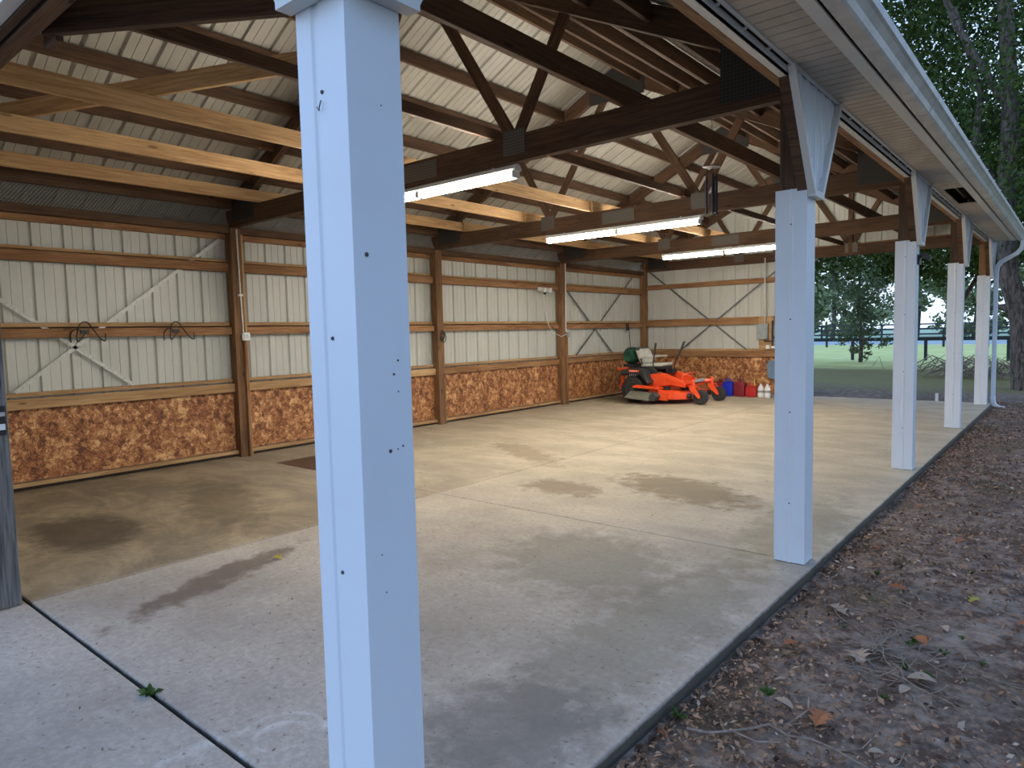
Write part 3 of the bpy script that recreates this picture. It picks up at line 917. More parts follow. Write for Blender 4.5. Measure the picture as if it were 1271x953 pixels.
# ------------------------------------------------------------------ right eave
for i in range(4):
    y0 = PY[i] + .10; y1 = PY[i + 1] - .09
    Hd = thing('eave_header', 'brown header beam over the open side, %s bay from the camera' % ORD[i], 'beam', (-.06, (y0 + y1) / 2, 3.0), 0, 'eave headers over the open side')
    beam('header', (-.085, y0, 3.11), (-.085, y1, 3.11), .055, .22, 'girt_wood', Hd)
    MB().box((-.055, y0, 3.0), (-.002, y1, 3.012)).box((-.012, y0, 3.0), (-.002, y1, 3.05)).build('cap_trim', 'trim', Hd)
SO = MB()
z = 3.055
prf = []
yy = .02
hx0, hx1, hy0, hy1 = .09, .285, 8.35, 9.6
while yy < 14.98:
    y2 = min(yy + .1, 14.98)
    segs = [(.035, .285)]
    if hy0 < (yy + y2) / 2 < hy1: segs = [(.035, hx0)]
    for (xa, xb) in segs:
        SO.add([(xa, yy, z + .014), (xb, yy, z + .014), (xb, yy + .008, z), (xa, yy + .008, z), (xb, y2 - .008, z), (xa, y2 - .008, z), (xb, y2, z + .008), (xa, y2, z + .008)],
               [(0, 1, 2, 3), (3, 2, 4, 5), (5, 4, 6, 7)])
    yy += .1
o = SO.build('ceiling', 'soffit'); o.name = 'ceiling.002'; tag(o, kind='structure')
s = o.modifiers.new('t', 'SOLIDIFY'); s.thickness = .0015
o = MB().box((.285, 0, 3.048), (.355, 15, 3.062)).build('trim_3', 'trim', origin='base', bevel=.003); tag(o, kind='structure')
o = MB().box((.018, 0, 3.045), (.04, 15, 3.075)).build('trim_4', 'trim', origin='base'); tag(o, kind='structure')
mb = MB()
for k in range(44):
    y = .25 + k * .335
    mb.box((-.002, y, 3.035), (.02, y + .012, 3.045))
o = mb.build('trim_5', 'trim', origin='base'); tag(o, kind='structure')
# fascia and gutter
o = MB().box((.372, 0, 3.05), (.39, 15, 3.20)).build('trim_6', 'gutter', origin='base'); tag(o, kind='structure')
G = thing('gutter', 'long weathered white rain gutter along the roof edge', 'gutter', (.46, 7.5, 3.05))
prof = [(.392, 3.17), (.392, 3.04), (.45, 3.04), (.462, 3.052), (.475, 3.085), (.50, 3.115), (.515, 3.125), (.52, 3.165), (.508, 3.17), (.508, 3.166), (.514, 3.16), (.509, 3.13), (.494, 3.12), (.468, 3.09), (.455, 3.057), (.447, 3.046), (.398, 3.046), (.398, 3.17)]
MB().prism(prof, 1, 0.0, 15.05).build('trough', 'gutter', G)
for yj in (4.9, 9.6):
    MB().prism([(.388, 3.036), (.451, 3.036), (.466, 3.05), (.479, 3.083), (.503, 3.112), (.519, 3.124), (.524, 3.168), (.51, 3.16), (.47, 3.10), (.45, 3.045), (.388, 3.045)], 1, yj, yj + .012).build('joint_band', 'gutter', G)
for k in range(20):
    y = .6 + k * .75
    MB().box((.47, y, 3.168), (.526, y + .018, 3.176)).build('hanger', 'fixture', G)

# downspout
DS = thing('downspout', 'white downspout with curved elbows at the far corner of the slab', 'downspout', (.1, 14.9, -.1))
def sq_path(pts, hw, hd):
    mb = MB(); vs = []; n = len(pts)
    P_ = [Vector(p) for p in pts]
    for i, p in enumerate(P_):
        t = (P_[min(i + 1, n - 1)] - P_[max(i - 1, 0)]).normalized()
        b = Vector((0, 1, 0)); a = b.cross(t).normalized()
        for (u, v) in ((-1, -1), (1, -1), (1, 1), (-1, 1)):
            vs.append(p + a * hw * u + b * hd * v)
    fs = [(i * 4 + j, i * 4 + (j + 1) % 4, i * 4 + 4 + (j + 1) % 4, i * 4 + 4 + j) for i in range(n - 1) for j in range(4)]
    fs += [(0, 1, 2, 3), (n * 4 - 1, n * 4 - 2, n * 4 - 3, n * 4 - 4)]
    return mb.add(vs, fs)
yd = 14.90
sq_path([(.46, yd, 3.04), (.46, yd, 2.96), (.44, yd, 2.88), (.37, yd, 2.80), (.23, yd, 2.72), (.14, yd, 2.66), (.085, yd, 2.58), (.075, yd, 2.48)], .036, .045).build('top_elbow', 'clad', DS, bevel=.006, smooth=True)
sq_path([(.075, yd, 2.50), (.075, yd, .12)], .034, .043).build('pipe', 'clad', DS, bevel=.004)
sq_path([(.075, yd, .14), (.08, yd, .04), (.11, yd, -.03), (.18, yd, -.07), (.27, yd, -.085)], .037, .046).build('bottom_elbow', 'clad', DS, bevel=.006, smooth=True)

# ------------------------------------------------------------------ lights
def light_fixture(y, label):
    x0, x1 = -4.82, -2.38
    F = thing('light_fixture', label, 'light fixture', (-3.6, y, 2.87), 0, 'tube lights under the trusses')
    MB().prism([(y - .035, 2.925), (y + .035, 2.925), (y + .05, 2.945), (y + .02, 2.985), (y - .02, 2.985), (y - .05, 2.945)], 0, x0, x1).build('housing', 'fixture', F, bevel=.003)
    for k in range(2):
        a = x0 + .03 + k * 1.21; b = a + 1.16
        for dy in (-.028, .028):
            MB().tube([(a, y + dy, 2.892), (b, y + dy, 2.892)], .0165, 12).build('tube', 'tube', F, smooth=True)
        for e in (a - .012, b + .0):
            MB().box((e, y - .05, 2.872), (e + .014, y + .05, 2.926)).build('socket', 'fixture', F, bevel=.003)
    for x in (x0 + .3, x1 - .3):
        MB().box((x, y - .008, 2.98), (x + .02, y + .008, 3.005)).build('hanger', 'galv', F)
    return F
light_fixture(PY[1], 'nearest glowing twin tube light fixture, half hidden by the nearest post')
light_fixture(PY[2], 'middle of the three glowing tube light fixtures under the roof')
light_fixture(PY[3], 'farthest glowing tube light fixture, ending at the second white post')

# ------------------------------------------------------------------ wind chime
WC = thing('wind_chime', 'dark wind chime hanging from the roof near the second white post', 'wind chime', (-1.64, 6.0, 2.75))
MB().tube([(-1.64, 6.0, 4.05), (-1.64, 6.0, 3.23)], .0025, 6).build('string', 'black', WC)
MB().lathe([(.09, 0), (.095, .006), (.09, .012)], 24, Matrix.Translation((-1.64, 6.0, 3.21)) @ Matrix.Rotation(.06, 4, 'Y')).build('top_disc', 'black', WC)
for dx, dy, l0, l1 in ((-.055, -.01, 3.12, 2.74), (.02, -.03, 3.14, 2.73), (.045, .01, 3.13, 2.72), (.0, .05, 3.12, 2.76)):
    MB().tube([(-1.64 + dx, 6 + dy, l0), (-1.64 + dx, 6 + dy, l1)], .012, 10).build('chime_tube', 'chime', WC, smooth=True)
    MB().tube([(-1.64 + dx, 6 + dy, l0), (-1.64 + dx * .9, 6 + dy * .9, 3.21)], .0015, 5).build('cord', 'black', WC)
MB().lathe([(.0, 0), (.022, .012), (.022, .02), (0, .032)], 12, Matrix.Translation((-1.64, 6.0, 2.93))).build('clapper', 'black', WC)

# ------------------------------------------------------------------ mower
MW = thing('riding_mower', 'orange red zero turn mower with black tyres, parked in the back left corner', 'mower', (0, 0, 0))
def mb_(): return MB()
def tyre(x, y, r, w, name, parent):
    m = Matrix.Translation((x, y, r))
    h = w / 2
    prof = [(r * .56, -h * .9), (r * .80, -h), (r * .95, -h * .86), (r, -h * .55), (r, h * .55), (r * .95, h * .86), (r * .80, h), (r * .56, h * .9)]
    wh = MB().lathe(prof, 36, m, axis=1).build(name, 'rubber', parent, smooth=True)
    # lugs
    lg = MB(); n = 24 if r > .2 else 0
    for k in range(n):
        a = 2 * math.pi * k / n
        for sgn in (-1, 1):
            mm = m @ Matrix.Rotation(a + (.13 if sgn > 0 else 0), 4, 'Y') @ Matrix.Translation((0, sgn * h * .45, r)) @ Matrix.Rotation(sgn * .5, 4, 'Z')
            lg.box((-.014, -h * .42, -.004), (.014, h * .42, .009), mm)
    if n: lg.build('tread', 'rubber', wh)
    rp = [(.02, -h * .95), (r * .18, -h * .95), (r * .2, -h * .55), (r * .48, -h * .5), (r * .56, -h * .92), (r * .585, -h * .92), (r * .585, h * .92), (r * .2, h * .9), (.02, h * .95)]
    MB().lathe(rp, 28, m, axis=1).build('rim', 'rim', wh, smooth=True)
    for k in range(5):
        a = 2 * math.pi * k / 5
        MB().lathe([(.009, 0), (.009, .012)], 6, Matrix.Translation((x + math.cos(a) * r * .33, y - h * .53, r + math.sin(a) * r * .33)) @ Matrix.Rotation(math.pi / 2, 4, 'X')).build('lug_nut', 'steel_grey', wh)
    return wh
for s in (-1, 1):
    tyre(0, s * .50, .275, .25, 'rear_wheel', MW)
# frame rails and engine
for s in (-1, 1):
    MB().box((-.35, s * .27 - .03, .33), (1.0, s * .27 + .03, .41)).build('frame_rail', 'orange', MW, bevel=.006)
    MB().prism([(.28, .36), (.32, .60), (.62, .63), (.98, .50), (1.15, .42), (1.12, .33), (.80, .38), (.52, .33)], 1, s * .36 - .05, s * .36 + .05).build('side_panel', 'orange', MW, bevel=.012)
    MB().prism([(.66, .54), (.95, .425), (.96, .45), (.67, .565)], 1, s * .36 - .055, s * .36 + .055).build('panel_edge', 'orange', MW, bevel=.003)
    # fender
    fo = [(-.30, .60), (-.26, .70), (-.05, .735), (.18, .73), (.30, .68), (.34, .55), (.42, .42), (.36, .40), (.27, .50), (.20, .60), (-.0, .625), (-.22, .60), (-.28, .56)]
    fd = MB().prism(fo, 1, s * .50 - .14, s * .50 + .13).build('fender', 'black_plastic', MW, bevel=.02)
    b = MB().prism([(-.07, .655), (.17, .655), (.19, .70), (-.06, .705)], 1, s * .50 + s * .131, s * .50 + s * .142).build('badge', 'orange', fd, bevel=.004)
    MB().prism([(-.045, .674), (.14, .674), (.142, .684), (-.045, .685)], 1, s * .50 + s * .142, s * .50 + s * .1435).build('badge_stripe', 'white_plastic', fd)
MB().box((-.34, -.24, .40), (.02, .24, .68)).box((-.30, -.18, .66), (-.04, .18, .76)).build('engine', 'black', MW, bevel=.03)
for k in range(5):
    MB().box((-.29 + k * .05, -.246, .48), (-.265 + k * .05, -.24, .62)).build('engine_fin', 'steel_grey', MW)
MB().tube([(-.20, -.45, .72), (-.42, -.44, .70), (-.46, -.38, .69), (-.46, .38, .69), (-.42, .44, .70), (-.20, .45, .72)], .028, 10).build('rear_bumper', 'orange', MW, smooth=True)
MB().prism([(-.47, .66), (-.10, .68), (-.10, .71), (-.47, .73)], 1, -.43, -.37).build('bumper_plate', 'orange', MW, bevel=.006)
for s in (-1, 1):
    MB().prism([(-.40, .66), (-.34, .66), (-.36, .40), (-.44, .28), (-.48, .30), (-.43, .42)], 1, s * .34 - .02, s * .34 + .02).build('rear_guard', 'orange', MW, bevel=.004)
# deck
dk = [(.38, -.62), (.50, -.72), (.78, -.74), (1.05, -.70), (1.22, -.55), (1.28, -.2), (1.28, .2), (1.22, .55), (1.05, .70), (.78, .74), (.50, .72), (.38, .62)]
dko = MB().prism(dk, 2, .10, .255).build('deck', 'orange', MW, bevel=.02, segs=3)
MB().box((.45, -.70, .255), (.62, -.30, .29)).box((.62, -.62, .255), (1.1, -.58, .285)).build('deck_rib', 'orange', dko, bevel=.004)
for (x, y) in ((.72, -.45), (.98, .0), (.72, .45)):
    MB().lathe([(.11, .255), (.11, .30), (.06, .31), (.06, .35), (.02, .352)], 20, Matrix.Translation((x, y, 0))).build('spindle', 'black', dko, smooth=True)
MB().prism([(.10, .335), (.72, .30), (.74, .345), (.12, .375)], 1, -.80, -.58).build('deck_cover', 'orange', dko, bevel=.006)
MB().prism([(.16, .372), (.66, .342), (.665, .362), (.165, .392)], 1, -.76, -.72).build('cover_lip', 'orange', dko, bevel=.003)
MB().prism([(.70, .10), (.90, .08), (.92, .24), (.72, .30)], 1, -.80, -.70).build('deck_bracket', 'orange', dko, bevel=.006)
ch = MB()
ch.add([(.02, -.72, .27), (.72, -.74, .24), (.60, -1.02, .10), (.02, -1.0, .14), (.02, -.72, .25), (.72, -.74, .22), (.60, -1.02, .085), (.02, -1.0, .125)],
       [(0, 1, 2, 3), (4, 5, 6, 7), (0, 1, 5, 4), (1, 2, 6, 5), (2, 3, 7, 6), (3, 0, 4, 7)])
ch.build('discharge_chute', 'chute', MW, bevel=.006)
MB().prism([(.58, .09), (.70, .08), (.78, .18), (.68, .26), (.60, .2)], 1, -.98, -.76).build('chute_mount', 'seat_dark', MW, bevel=.008)
for s in (-1, 1):
    MB().tube([(1.22, s * .48, .17), (1.30, s * .48, .17)], .05, 14).build('gauge_wheel', 'black', MW)
# foot platform and front frame
MB().prism([(.72, .37), (1.20, .34), (1.24, .36), (1.24, .40), (.74, .41)], 1, -.30, .30).build('foot_platform', 'orange', MW, bevel=.006)
MB().prism([(1.16, .40), (1.28, .44), (1.26, .50), (1.14, .42)], 1, -.26, .26).build('foot_rest', 'steel_grey', MW, bevel=.004)
MB().tube([(.95, -.24, .42), (1.0, -.24, .58), (1.08, -.18, .62), (1.08, .18, .62), (1.0, .24, .58), (.95, .24, .42)], .016, 8).build('foot_bar', 'orange', MW, smooth=True)
for s in (-1, 1):
    y = s * .46
    MB().tube([(.95, s * .30, .40), (1.15, s * .36, .42), (1.32, y, .44)], .042, 8).build('front_arm', 'orange', MW, smooth=True, bevel=0)
    MB().lathe([(.032, .36), (.036, .37), (.036, .50), (.03, .515)], 16, Matrix.Translation((1.34, y, 0))).build('caster_head', 'orange', MW, smooth=True)
    w = tyre(1.50, y, .155, .13, 'front_wheel', MW)
    fk = MB()
    for q in (-1, 1):
        fk.prism([(1.28, .37), (1.40, .375), (1.52, .20), (1.53, .14), (1.48, .135), (1.30, .31)], 1, y + q * .085 - .009, y + q * .085 + .009)
    fk.box((1.28, y - .09, .345), (1.41, y + .09, .372))
    fk.build('caster_fork', 'orange', MW, bevel=.003)
# seat
MB().box((.02, -.25, .70), (.52, .25, .75)).build('seat_base', 'black', MW, bevel=.015)
ST = MB().prism([(.0, .75), (.50, .75), (.56, .79), (.53, .84), (.40, .83), (.05, .82), (0, .82)], 1, -.24, .24).build('seat', 'seat_cream', MW, bevel=.03, segs=3)
BK = MB().prism([(-.02, .82), (.10, .82), (.06, .95), (.0, 1.10), (-.05, 1.16), (-.12, 1.16), (-.13, 1.10), (-.08, .95)], 1, -.24, .24).build('backrest', 'seat_cream', MW, bevel=.035, segs=3)
MB().prism([(-.145, 1.10), (-.02, 1.10), (-.05, 1.172), (-.12, 1.175)], 1, -.245, .245).build('backrest_top', 'seat_dark', BK, bevel=.02)
for s in (-1, 1):
    MB().prism([(.0, .93), (.34, .95), (.40, .965), (.36, .99), (.02, .985)], 1, s * .29 - .035, s * .29 + .035).build('armrest', 'seat_cream', MW, bevel=.015)
    MB().tube([(.03, s * .29, .95), (.06, s * .27, .80)], .014, 8).build('armrest_bracket', 'black', MW)
bg2 = MB(); 
bg2.lathe([(.02, -.20), (.12, -.22), (.185, -.12), (.195, 0), (.185, .12), (.12, .22), (.02, .20)], 20, Matrix.Translation((-.33, -.02, .985)) @ Matrix.Scale(.88, 4, (1, 0, 0)), axis=1)
o = bg2.build('grass_bag', 'green_bag', MW, smooth=True)
MB().box((-.46, -.2, .74), (-.2, .2, .80)).build('bag_tray', 'black', MW, bevel=.01)
MB().tube([(.34, -.30, .55), (.36, -.34, .85), (.40, -.34, 1.06)], .013, 8).build('steering_lever', 'black', MW, smooth=True)
MB().tube([(.395, -.34, 1.04), (.43, -.34, 1.27)], .021, 10).build('lever_grip', 'black_plastic', MW, smooth=True)
MB().tube([(.56, .18, .55), (.62, .18, .82), (.74, .18, 1.06)], .013, 8).build('steering_lever', 'black', MW, smooth=True)
MB().tube([(.73, .18, 1.04), (.84, .18, 1.29)], .021, 10).build('lever_grip', 'black_plastic', MW, smooth=True)
MB().box((.50, .08, .60), (.62, .26, .70)).build('control_box', 'black', MW, bevel=.01)
MB().prism([(.05, .60), (.40, .58), (.44, .68), (.30, .76), (.06, .76)], 1, -.34, -.28).build('fuel_tank', 'black_plastic', MW, bevel=.02)
# move to its place
MW.matrix_basis = Matrix.Translation((-6.12, 12.74, 0)) @ Matrix.Rotation(math.radians(0), 4, 'Z')

# ------------------------------------------------------------------ cans and jugs
def can(x, y, w, d, h, mat, label, spout=None, cap=True):
    C_ = thing('fuel_can', label, 'can', (x, y, 0))
    hw = w / 2
    MB().prism([(x - hw, .0), (x + hw, .0), (x + hw, h * .68), (x + hw * .62, h * .86), (x - hw * .62, h * .86), (x - hw, h * .68)], 1, y - d / 2, y + d / 2).build('body', mat, C_, bevel=.022, segs=3)
    MB().prism([(x - hw * .62, h * .12), (x + hw * .62, h * .12), (x + hw * .62, h * .6), (x, h * .7), (x - hw * .62, h * .6)], 1, y - d / 2 - .006, y - d / 2 + .01).build('front_panel', mat, C_, bevel=.006)
    MB().tube([(x - hw * .5, y, h * .83), (x - hw * .45, y, h * .97), (x, y, h), (x + hw * .45, y, h * .97), (x + hw * .5, y, h * .83)], .014, 8).build('handle', mat, C_, smooth=True)
    if cap:
        MB().lathe([(.025, 0), (.025, .03), (.02, .034)], 14, Matrix.Translation((x + hw * .1, y - d * .3, h * .85))).build('cap', 'black_plastic' if not spout else mat, C_)
    if spout:
        MB().tube([(x + hw * .5, y, h * .84), (x + hw * .52, y, h * 1.0), (x + hw * .45, y, h * 1.28)], [.018, .012, .008], 8).build('spout', spout, C_, smooth=True)
    return C_
can(-5.07, 14.38, .24, .22, .38, 'dark_red_can', 'dark red fuel can just right of the mower, left of the blue can')
can(-4.86, 14.32, .24, .22, .39, 'blue_can', 'blue plastic can between two dark red cans')
can(-4.585, 14.32, .25, .22, .40, 'dark_red_can', 'dark red fuel can between the blue can and the smaller red can')
can(-4.325, 14.32, .23, .22, .30, 'red_can', 'smaller bright red fuel can with a pale yellow spout', 'yellow_spout', False)
def jug(x, y, label):
    J = thing('white_jug', label, 'jug', (x, y, 0), 0, 'white jugs by the back wall')
    MB().lathe([(.062, 0), (.068, .01), (.068, .085), (.060, .10), (.060, .15), (.068, .165), (.066, .18), (.028, .265), (.02, .275)], 20, Matrix.Translation((x, y, 0))).build('body', 'white_plastic', J, smooth=True)
    MB().lathe([(.021, .272), (.021, .295), (.017, .297)], 14, Matrix.Translation((x, y, 0))).build('cap', 'white_plastic', J)
    MB().lathe([(.0615, .102), (.0615, .148)], 20, Matrix.Translation((x, y, 0))).build('label_band', 'label_grey', J)
    MB().tube([(x + .03, y - .03, .26), (x + .06, y - .045, .24), (x + .072, y - .04, .19)], .008, 8).build('handle', 'white_plastic', J, smooth=True)
jug(-4.13, 14.33, 'white plastic jug next to the small red can, left of the two')
jug(-3.985, 14.33, 'white plastic jug beside the second white post, right of the two')

# ------------------------------------------------------------------ outdoor: leaves, twigs, weeds
def leaf_mesh(positions, sizes, name, mat, flat=0.0, parent=None, aspect=.5, curl=.25):
    n = len(positions)
    P_ = np.array(positions, dtype=float); s = np.array(sizes).reshape(-1, 1)
    nrm = RNG.normal(0, 1, (n, 3))
    if flat: nrm[:, 2] = np.abs(nrm[:, 2]) + flat
    nrm /= np.linalg.norm(nrm, axis=1, keepdims=True)
    t = RNG.normal(0, 1, (n, 3)); t -= nrm * (t * nrm).sum(1, keepdims=True); t /= np.linalg.norm(t, axis=1, keepdims=True)
    b = np.cross(nrm, t)
    v = np.stack([P_ - t * s, P_ + b * s * aspect + nrm * s * curl * .5, P_ + t * s + nrm * s * curl * .3, P_ - b * s * aspect + nrm * s * curl * .5], 1).reshape(-1, 3)
    me = bpy.data.meshes.new(name)
    me.vertices.add(4 * n); me.vertices.foreach_set('co', v.ravel())
    me.loops.add(4 * n); me.loops.foreach_set('vertex_index', np.arange(4 * n))
    me.polygons.add(n); me.polygons.foreach_set('loop_start', np.arange(0, 4 * n, 4)); me.polygons.foreach_set('loop_total', np.full(n, 4))
    me.materials.append(MAT[mat]); me.update(calc_edges=True)
    o = bpy.data.objects.new(name, me)
    place(o, parent)
    return o

def gz(x, y): return -.070 + .006 * math.sin(x * 2.3 + math.sin(y * 1.7)) + .004 * math.sin(y * 3.1 + x * 1.3)
pts, sz = [], []
def litter(n, dens):
    pts, sz = [], []
    while len(pts) < n:
        y = RNG.uniform(0, 1) ** 1.25 * 15.5 + .4
        x = .08 + RNG.uniform(0, 1) ** 1.5 * 5.5
        if math.sin(x * 2.1 + y * .9) + math.sin(y * 1.9 - x) + RNG.normal(0, .9) < dens: continue
        pts.append((x, y, gz(x, y) + .008 + RNG.uniform(0, .012))); sz.append(RNG.uniform(.006, .017) + (RNG.uniform(0, .016) if RNG.uniform() < .25 else 0))
    return pts, sz
p, s = litter(42000, -1.1)
tag(leaf_mesh(p, s, 'leaf_litter', 'litter', 1.2, curl=.5), 'fine brown leaf litter on the bare ground beside the slab', 'leaf litter', kind='stuff')
p, s = litter(7000, -.8)
tag(leaf_mesh(p, [q * .9 for q in s], 'leaf_litter', 'litter_pale', 1.2, curl=.5), 'bleached chips of dead leaf scattered on the bare ground', 'leaf litter', kind='stuff')

pts, sz = [], []
while len(pts) < 420:
    x = -RNG.uniform(.05, 6.8); y = RNG.uniform(-.6, 9)
    if x < -.05 and RNG.uniform() > .35 + .65 * math.exp(x * .6): continue
    pts.append((x, y, .004)); sz.append(RNG.uniform(.004, .012))
tag(leaf_mesh(pts, sz, 'leaf_crumbs', 'litter', 2.5, curl=.3), 'crumbs of dead leaf blown over the concrete slab', 'leaf crumbs', kind='stuff')

def big_leaf(x, y, z, L, mat, label, group, lobed=False, rot=0, name='fallen_leaf', lift=.25):
    pr = [(0, 0), (.12, .14), (.3, .22), (.5, .26), (.7, .2), (.88, .1), (1, 0)]
    if lobed: pr = [(0, 0), (.12, .10), (.2, .30), (.32, .14), (.42, .42), (.55, .16), (.68, .36), (.78, .12), (.9, .16), (1, 0)]
    vs = []
    for (u, w) in pr: vs += [(u * L, w * L, lift * L * abs(w) * 2 + .10 * L * math.sin(u * 3)), (u * L, 0, .10 * L * math.sin(u * 3)), (u * L, -w * L, lift * L * abs(w) * 1.2 + .10 * L * math.sin(u * 3))]
    fs = []
    for i in range(len(pr) - 1):
        fs += [(3 * i, 3 * i + 3, 3 * i + 4, 3 * i + 1), (3 * i + 1, 3 * i + 4, 3 * i + 5, 3 * i + 2)]
    mb = MB().add(vs, fs)
    o = mb.build(name, mat, m=Matrix.Translation((x, y, z)) @ Matrix.Rotation(rot, 4, 'Z'))
    tag(o, label, 'leaf', group)
    return o
Lp = [(.47, 3.71, .11, 'leaf_orange', 'large orange brown fallen leaf on the soil right of the second white post'), (.69, 4.98, .10, 'leaf_orange', 'orange brown fallen leaf at the right edge of the picture'),
      (.38, 3.14, .14, 'leaf_tan', 'tan fallen leaf by the twigs, right of the slab corner'), (.30, 2.62, .10, 'leaf_orange', 'small orange fallen leaf left of the twig pile'),
      (.52, 2.70, .15, 'leaf_tan', 'long pale tan fallen leaf on the twig pile'), (.78, 2.55, .12, 'leaf_tan', 'curled pale leaf at the right of the twig pile'),
      (.57, 1.90, .13, 'leaf_orange', 'big russet fallen leaf at the bottom edge of the picture'), (.46, 1.98, .10, 'leaf_tan', 'tan fallen leaf at the bottom edge beside the russet one'),
      (.95, 3.8, .10, 'leaf_yellow', 'yellow green fallen leaf on the soil at the right'), (.72, 3.05, .12, 'leaf_orange', 'russet fallen leaf above the twig pile')]
for i, (x, y, L_, mt, lb) in enumerate(Lp):
    big_leaf(x, y, gz(x, y) + .015, L_, mt, lb, None, i % 2 == 0, i * 1.3)
def where(x, y):
    z = 'near the bottom edge of the picture' if y < 2 else 'near the twig pile' if y < 3.3 else 'level with the second white post' if y < 4.4 else \
        'between the second and third posts' if y < 6.9 else 'beyond the third post'
    return z
def ranked(items, fmt):
    """items: (depth, key, object); the label says which one of its look and place, counted from the camera"""
    seen = {}
    names = ['nearest', 'second nearest', 'third nearest', 'fourth nearest', 'fifth nearest', 'sixth nearest', 'seventh nearest', 'eighth nearest', 'ninth nearest', 'tenth nearest', 'eleventh nearest', 'twelfth nearest', 'thirteenth nearest', 'fourteenth nearest', 'fifteenth nearest', 'sixteenth nearest']
    for d, key, o in sorted(items, key=lambda t: t[0]):
        k = seen.get(key, 0); seen[key] = k + 1
        o['label'] = fmt(names[min(k, 15)], key)
items = []
for i in range(56):
    y = .7 + random.random() ** 1.2 * 9; x = .12 + random.random() * (.6 + y * .28)
    mt = random.choice(['leaf_orange', 'leaf_tan', 'leaf_tan', 'litter', 'litter_pale'])
    cn = {'leaf_orange': 'orange', 'leaf_tan': 'tan', 'litter': 'dark brown', 'litter_pale': 'bleached'}[mt]
    o = big_leaf(x, y, gz(x, y) + .012, random.uniform(.04, .085), mt, None, 'small leaves on the soil', random.random() < .4, random.uniform(0, 6.28))
    items.append((x + y, (cn, where(x, y)), o)); o['category'] = 'leaf'
ranked(items, lambda r, k: '%s small %s leaf on the soil %s' % (r, k[0], k[1]))
big_leaf(-3.02, 1.65, .004, .09, 'leaf_yellow', 'yellow fallen leaf on the concrete left of the nearest post', None, True, .4)

def twig(x, y, L_, rot, label, branched=True, r=.0035):
    pts = [(0, 0, 0)]
    a = rot
    for k in range(7):
        a += random.uniform(-.35, .35)
        q = pts[-1]; pts.append((q[0] + math.cos(a) * L_ / 7, q[1] + math.sin(a) * L_ / 7, .012 * math.sin(k)))
    mb = MB().tube(pts, [r * (1 - .08 * k) for k in range(8)], 6)
    if branched:
        for k in (2, 4, 5):
            q = pts[k]; b = a + random.choice((-1, 1)) * random.uniform(.5, 1.1)
            mb.tube([q, (q[0] + math.cos(b) * L_ * .18, q[1] + math.sin(b) * L_ * .18, .02), (q[0] + math.cos(b + .3) * L_ * .3, q[1] + math.sin(b + .3) * L_ * .3, .03)], r * .6, 5)
    o = mb.build('twig', 'twig', m=Matrix.Translation((x, y, gz(x, y) + .02)), smooth=True)
    tag(o, label, 'twig', 'dry twigs on the soil')
twig(.17, 1.58, .62, .6, 'long dry stick on the soil near the bottom edge of the picture', r=.006)
twig(.42, 2.45, .35, .2, 'dry twig left of the twig pile')
twig(.60, 2.75, .30, 1.3, 'pale forked twig standing in the twig pile')
twig(.70, 2.62, .38, 1.8, 'pale crooked twig at the right side of the twig pile')
twig(.55, 1.80, .5, .25, 'dark dry stick at the bottom right of the picture')
twig(.88, 2.45, .4, 2.4, 'thin twig right of the twig pile')
twig(.75, 3.3, .4, 2.6, 'thin twig above the twig pile')
mb = MB()
for i in range(90):
    x = random.gauss(.72, .17); y = random.gauss(2.85, .24); a = random.uniform(0, 6.28); L_ = random.uniform(.08, .3)
    q = [(x, y, gz(x, y) + random.uniform(.004, .03))]
    for k in range(5):
        a += random.uniform(-.3, .3); q.append((q[-1][0] + math.cos(a) * L_ / 5, q[-1][1] + math.sin(a) * L_ / 5, q[-1][2] + random.uniform(-.004, .006)))
    mb.tube(q, random.uniform(.001, .0026), 5)
tag(mb.build('twig_litter', 'twig', origin='base', smooth=True), 'tangle of fine dry twigs on the soil right of the slab', 'twigs', kind='stuff')

def weed(x, y, z, label, n=14, h=.07, mat='weed', grp=None, cat='weed'):
    mb = MB()
    for k in range(n):
        a = random.uniform(0, 6.28); l = random.uniform(.5, 1) * h; tl_ = random.uniform(.2, 1.0)
        dx, dy = math.cos(a), math.sin(a); w = l * .13
        p0 = (0, 0, 0); p1 = (dx * l * .5 * tl_, dy * l * .5 * tl_, l * .6); p2 = (dx * l * tl_, dy * l * tl_, l * (.9 - .4 * tl_))
        mb.add([(p0[0] - dy * w * .3, p0[1] + dx * w * .3, 0), (p0[0] + dy * w * .3, p0[1] - dx * w * .3, 0), (p1[0] + dy * w, p1[1] - dx * w, p1[2]), p2, (p1[0] - dy * w, p1[1] + dx * w, p1[2])], [(0, 1, 2, 3, 4)])
    o = mb.build('weed', mat, m=Matrix.Translation((x, y, z)))
    tag(o, label, cat, grp)
    return o
weed(-1.79, .322, -.03, 'small green weed growing from the expansion joint in the concrete', 26, .085)
weed(.10, 1.65, gz(.1, 1.6), 'green weed by the slab edge near the bottom of the picture', 22, .06)
weed(.33, 2.05, gz(.33, 2.05), 'green weed right of the slab near the bottom edge', 22, .06)
items = []
for i in range(34):
    y = 1 + random.random() * 9; x = .3 + random.random() * (.5 + y * .3)
    if i < 10: x, y = random.gauss(.85, .12), random.gauss(2.8, .3)
    o = weed(x, y, gz(x, y), 'x', random.randint(10, 26), random.uniform(.025, .055), grp='small grass tufts in the soil')
    items.append((x + y, where(x, y), o))
ranked(items, lambda r, k: '%s small green grass tuft in the soil %s' % (r, k))

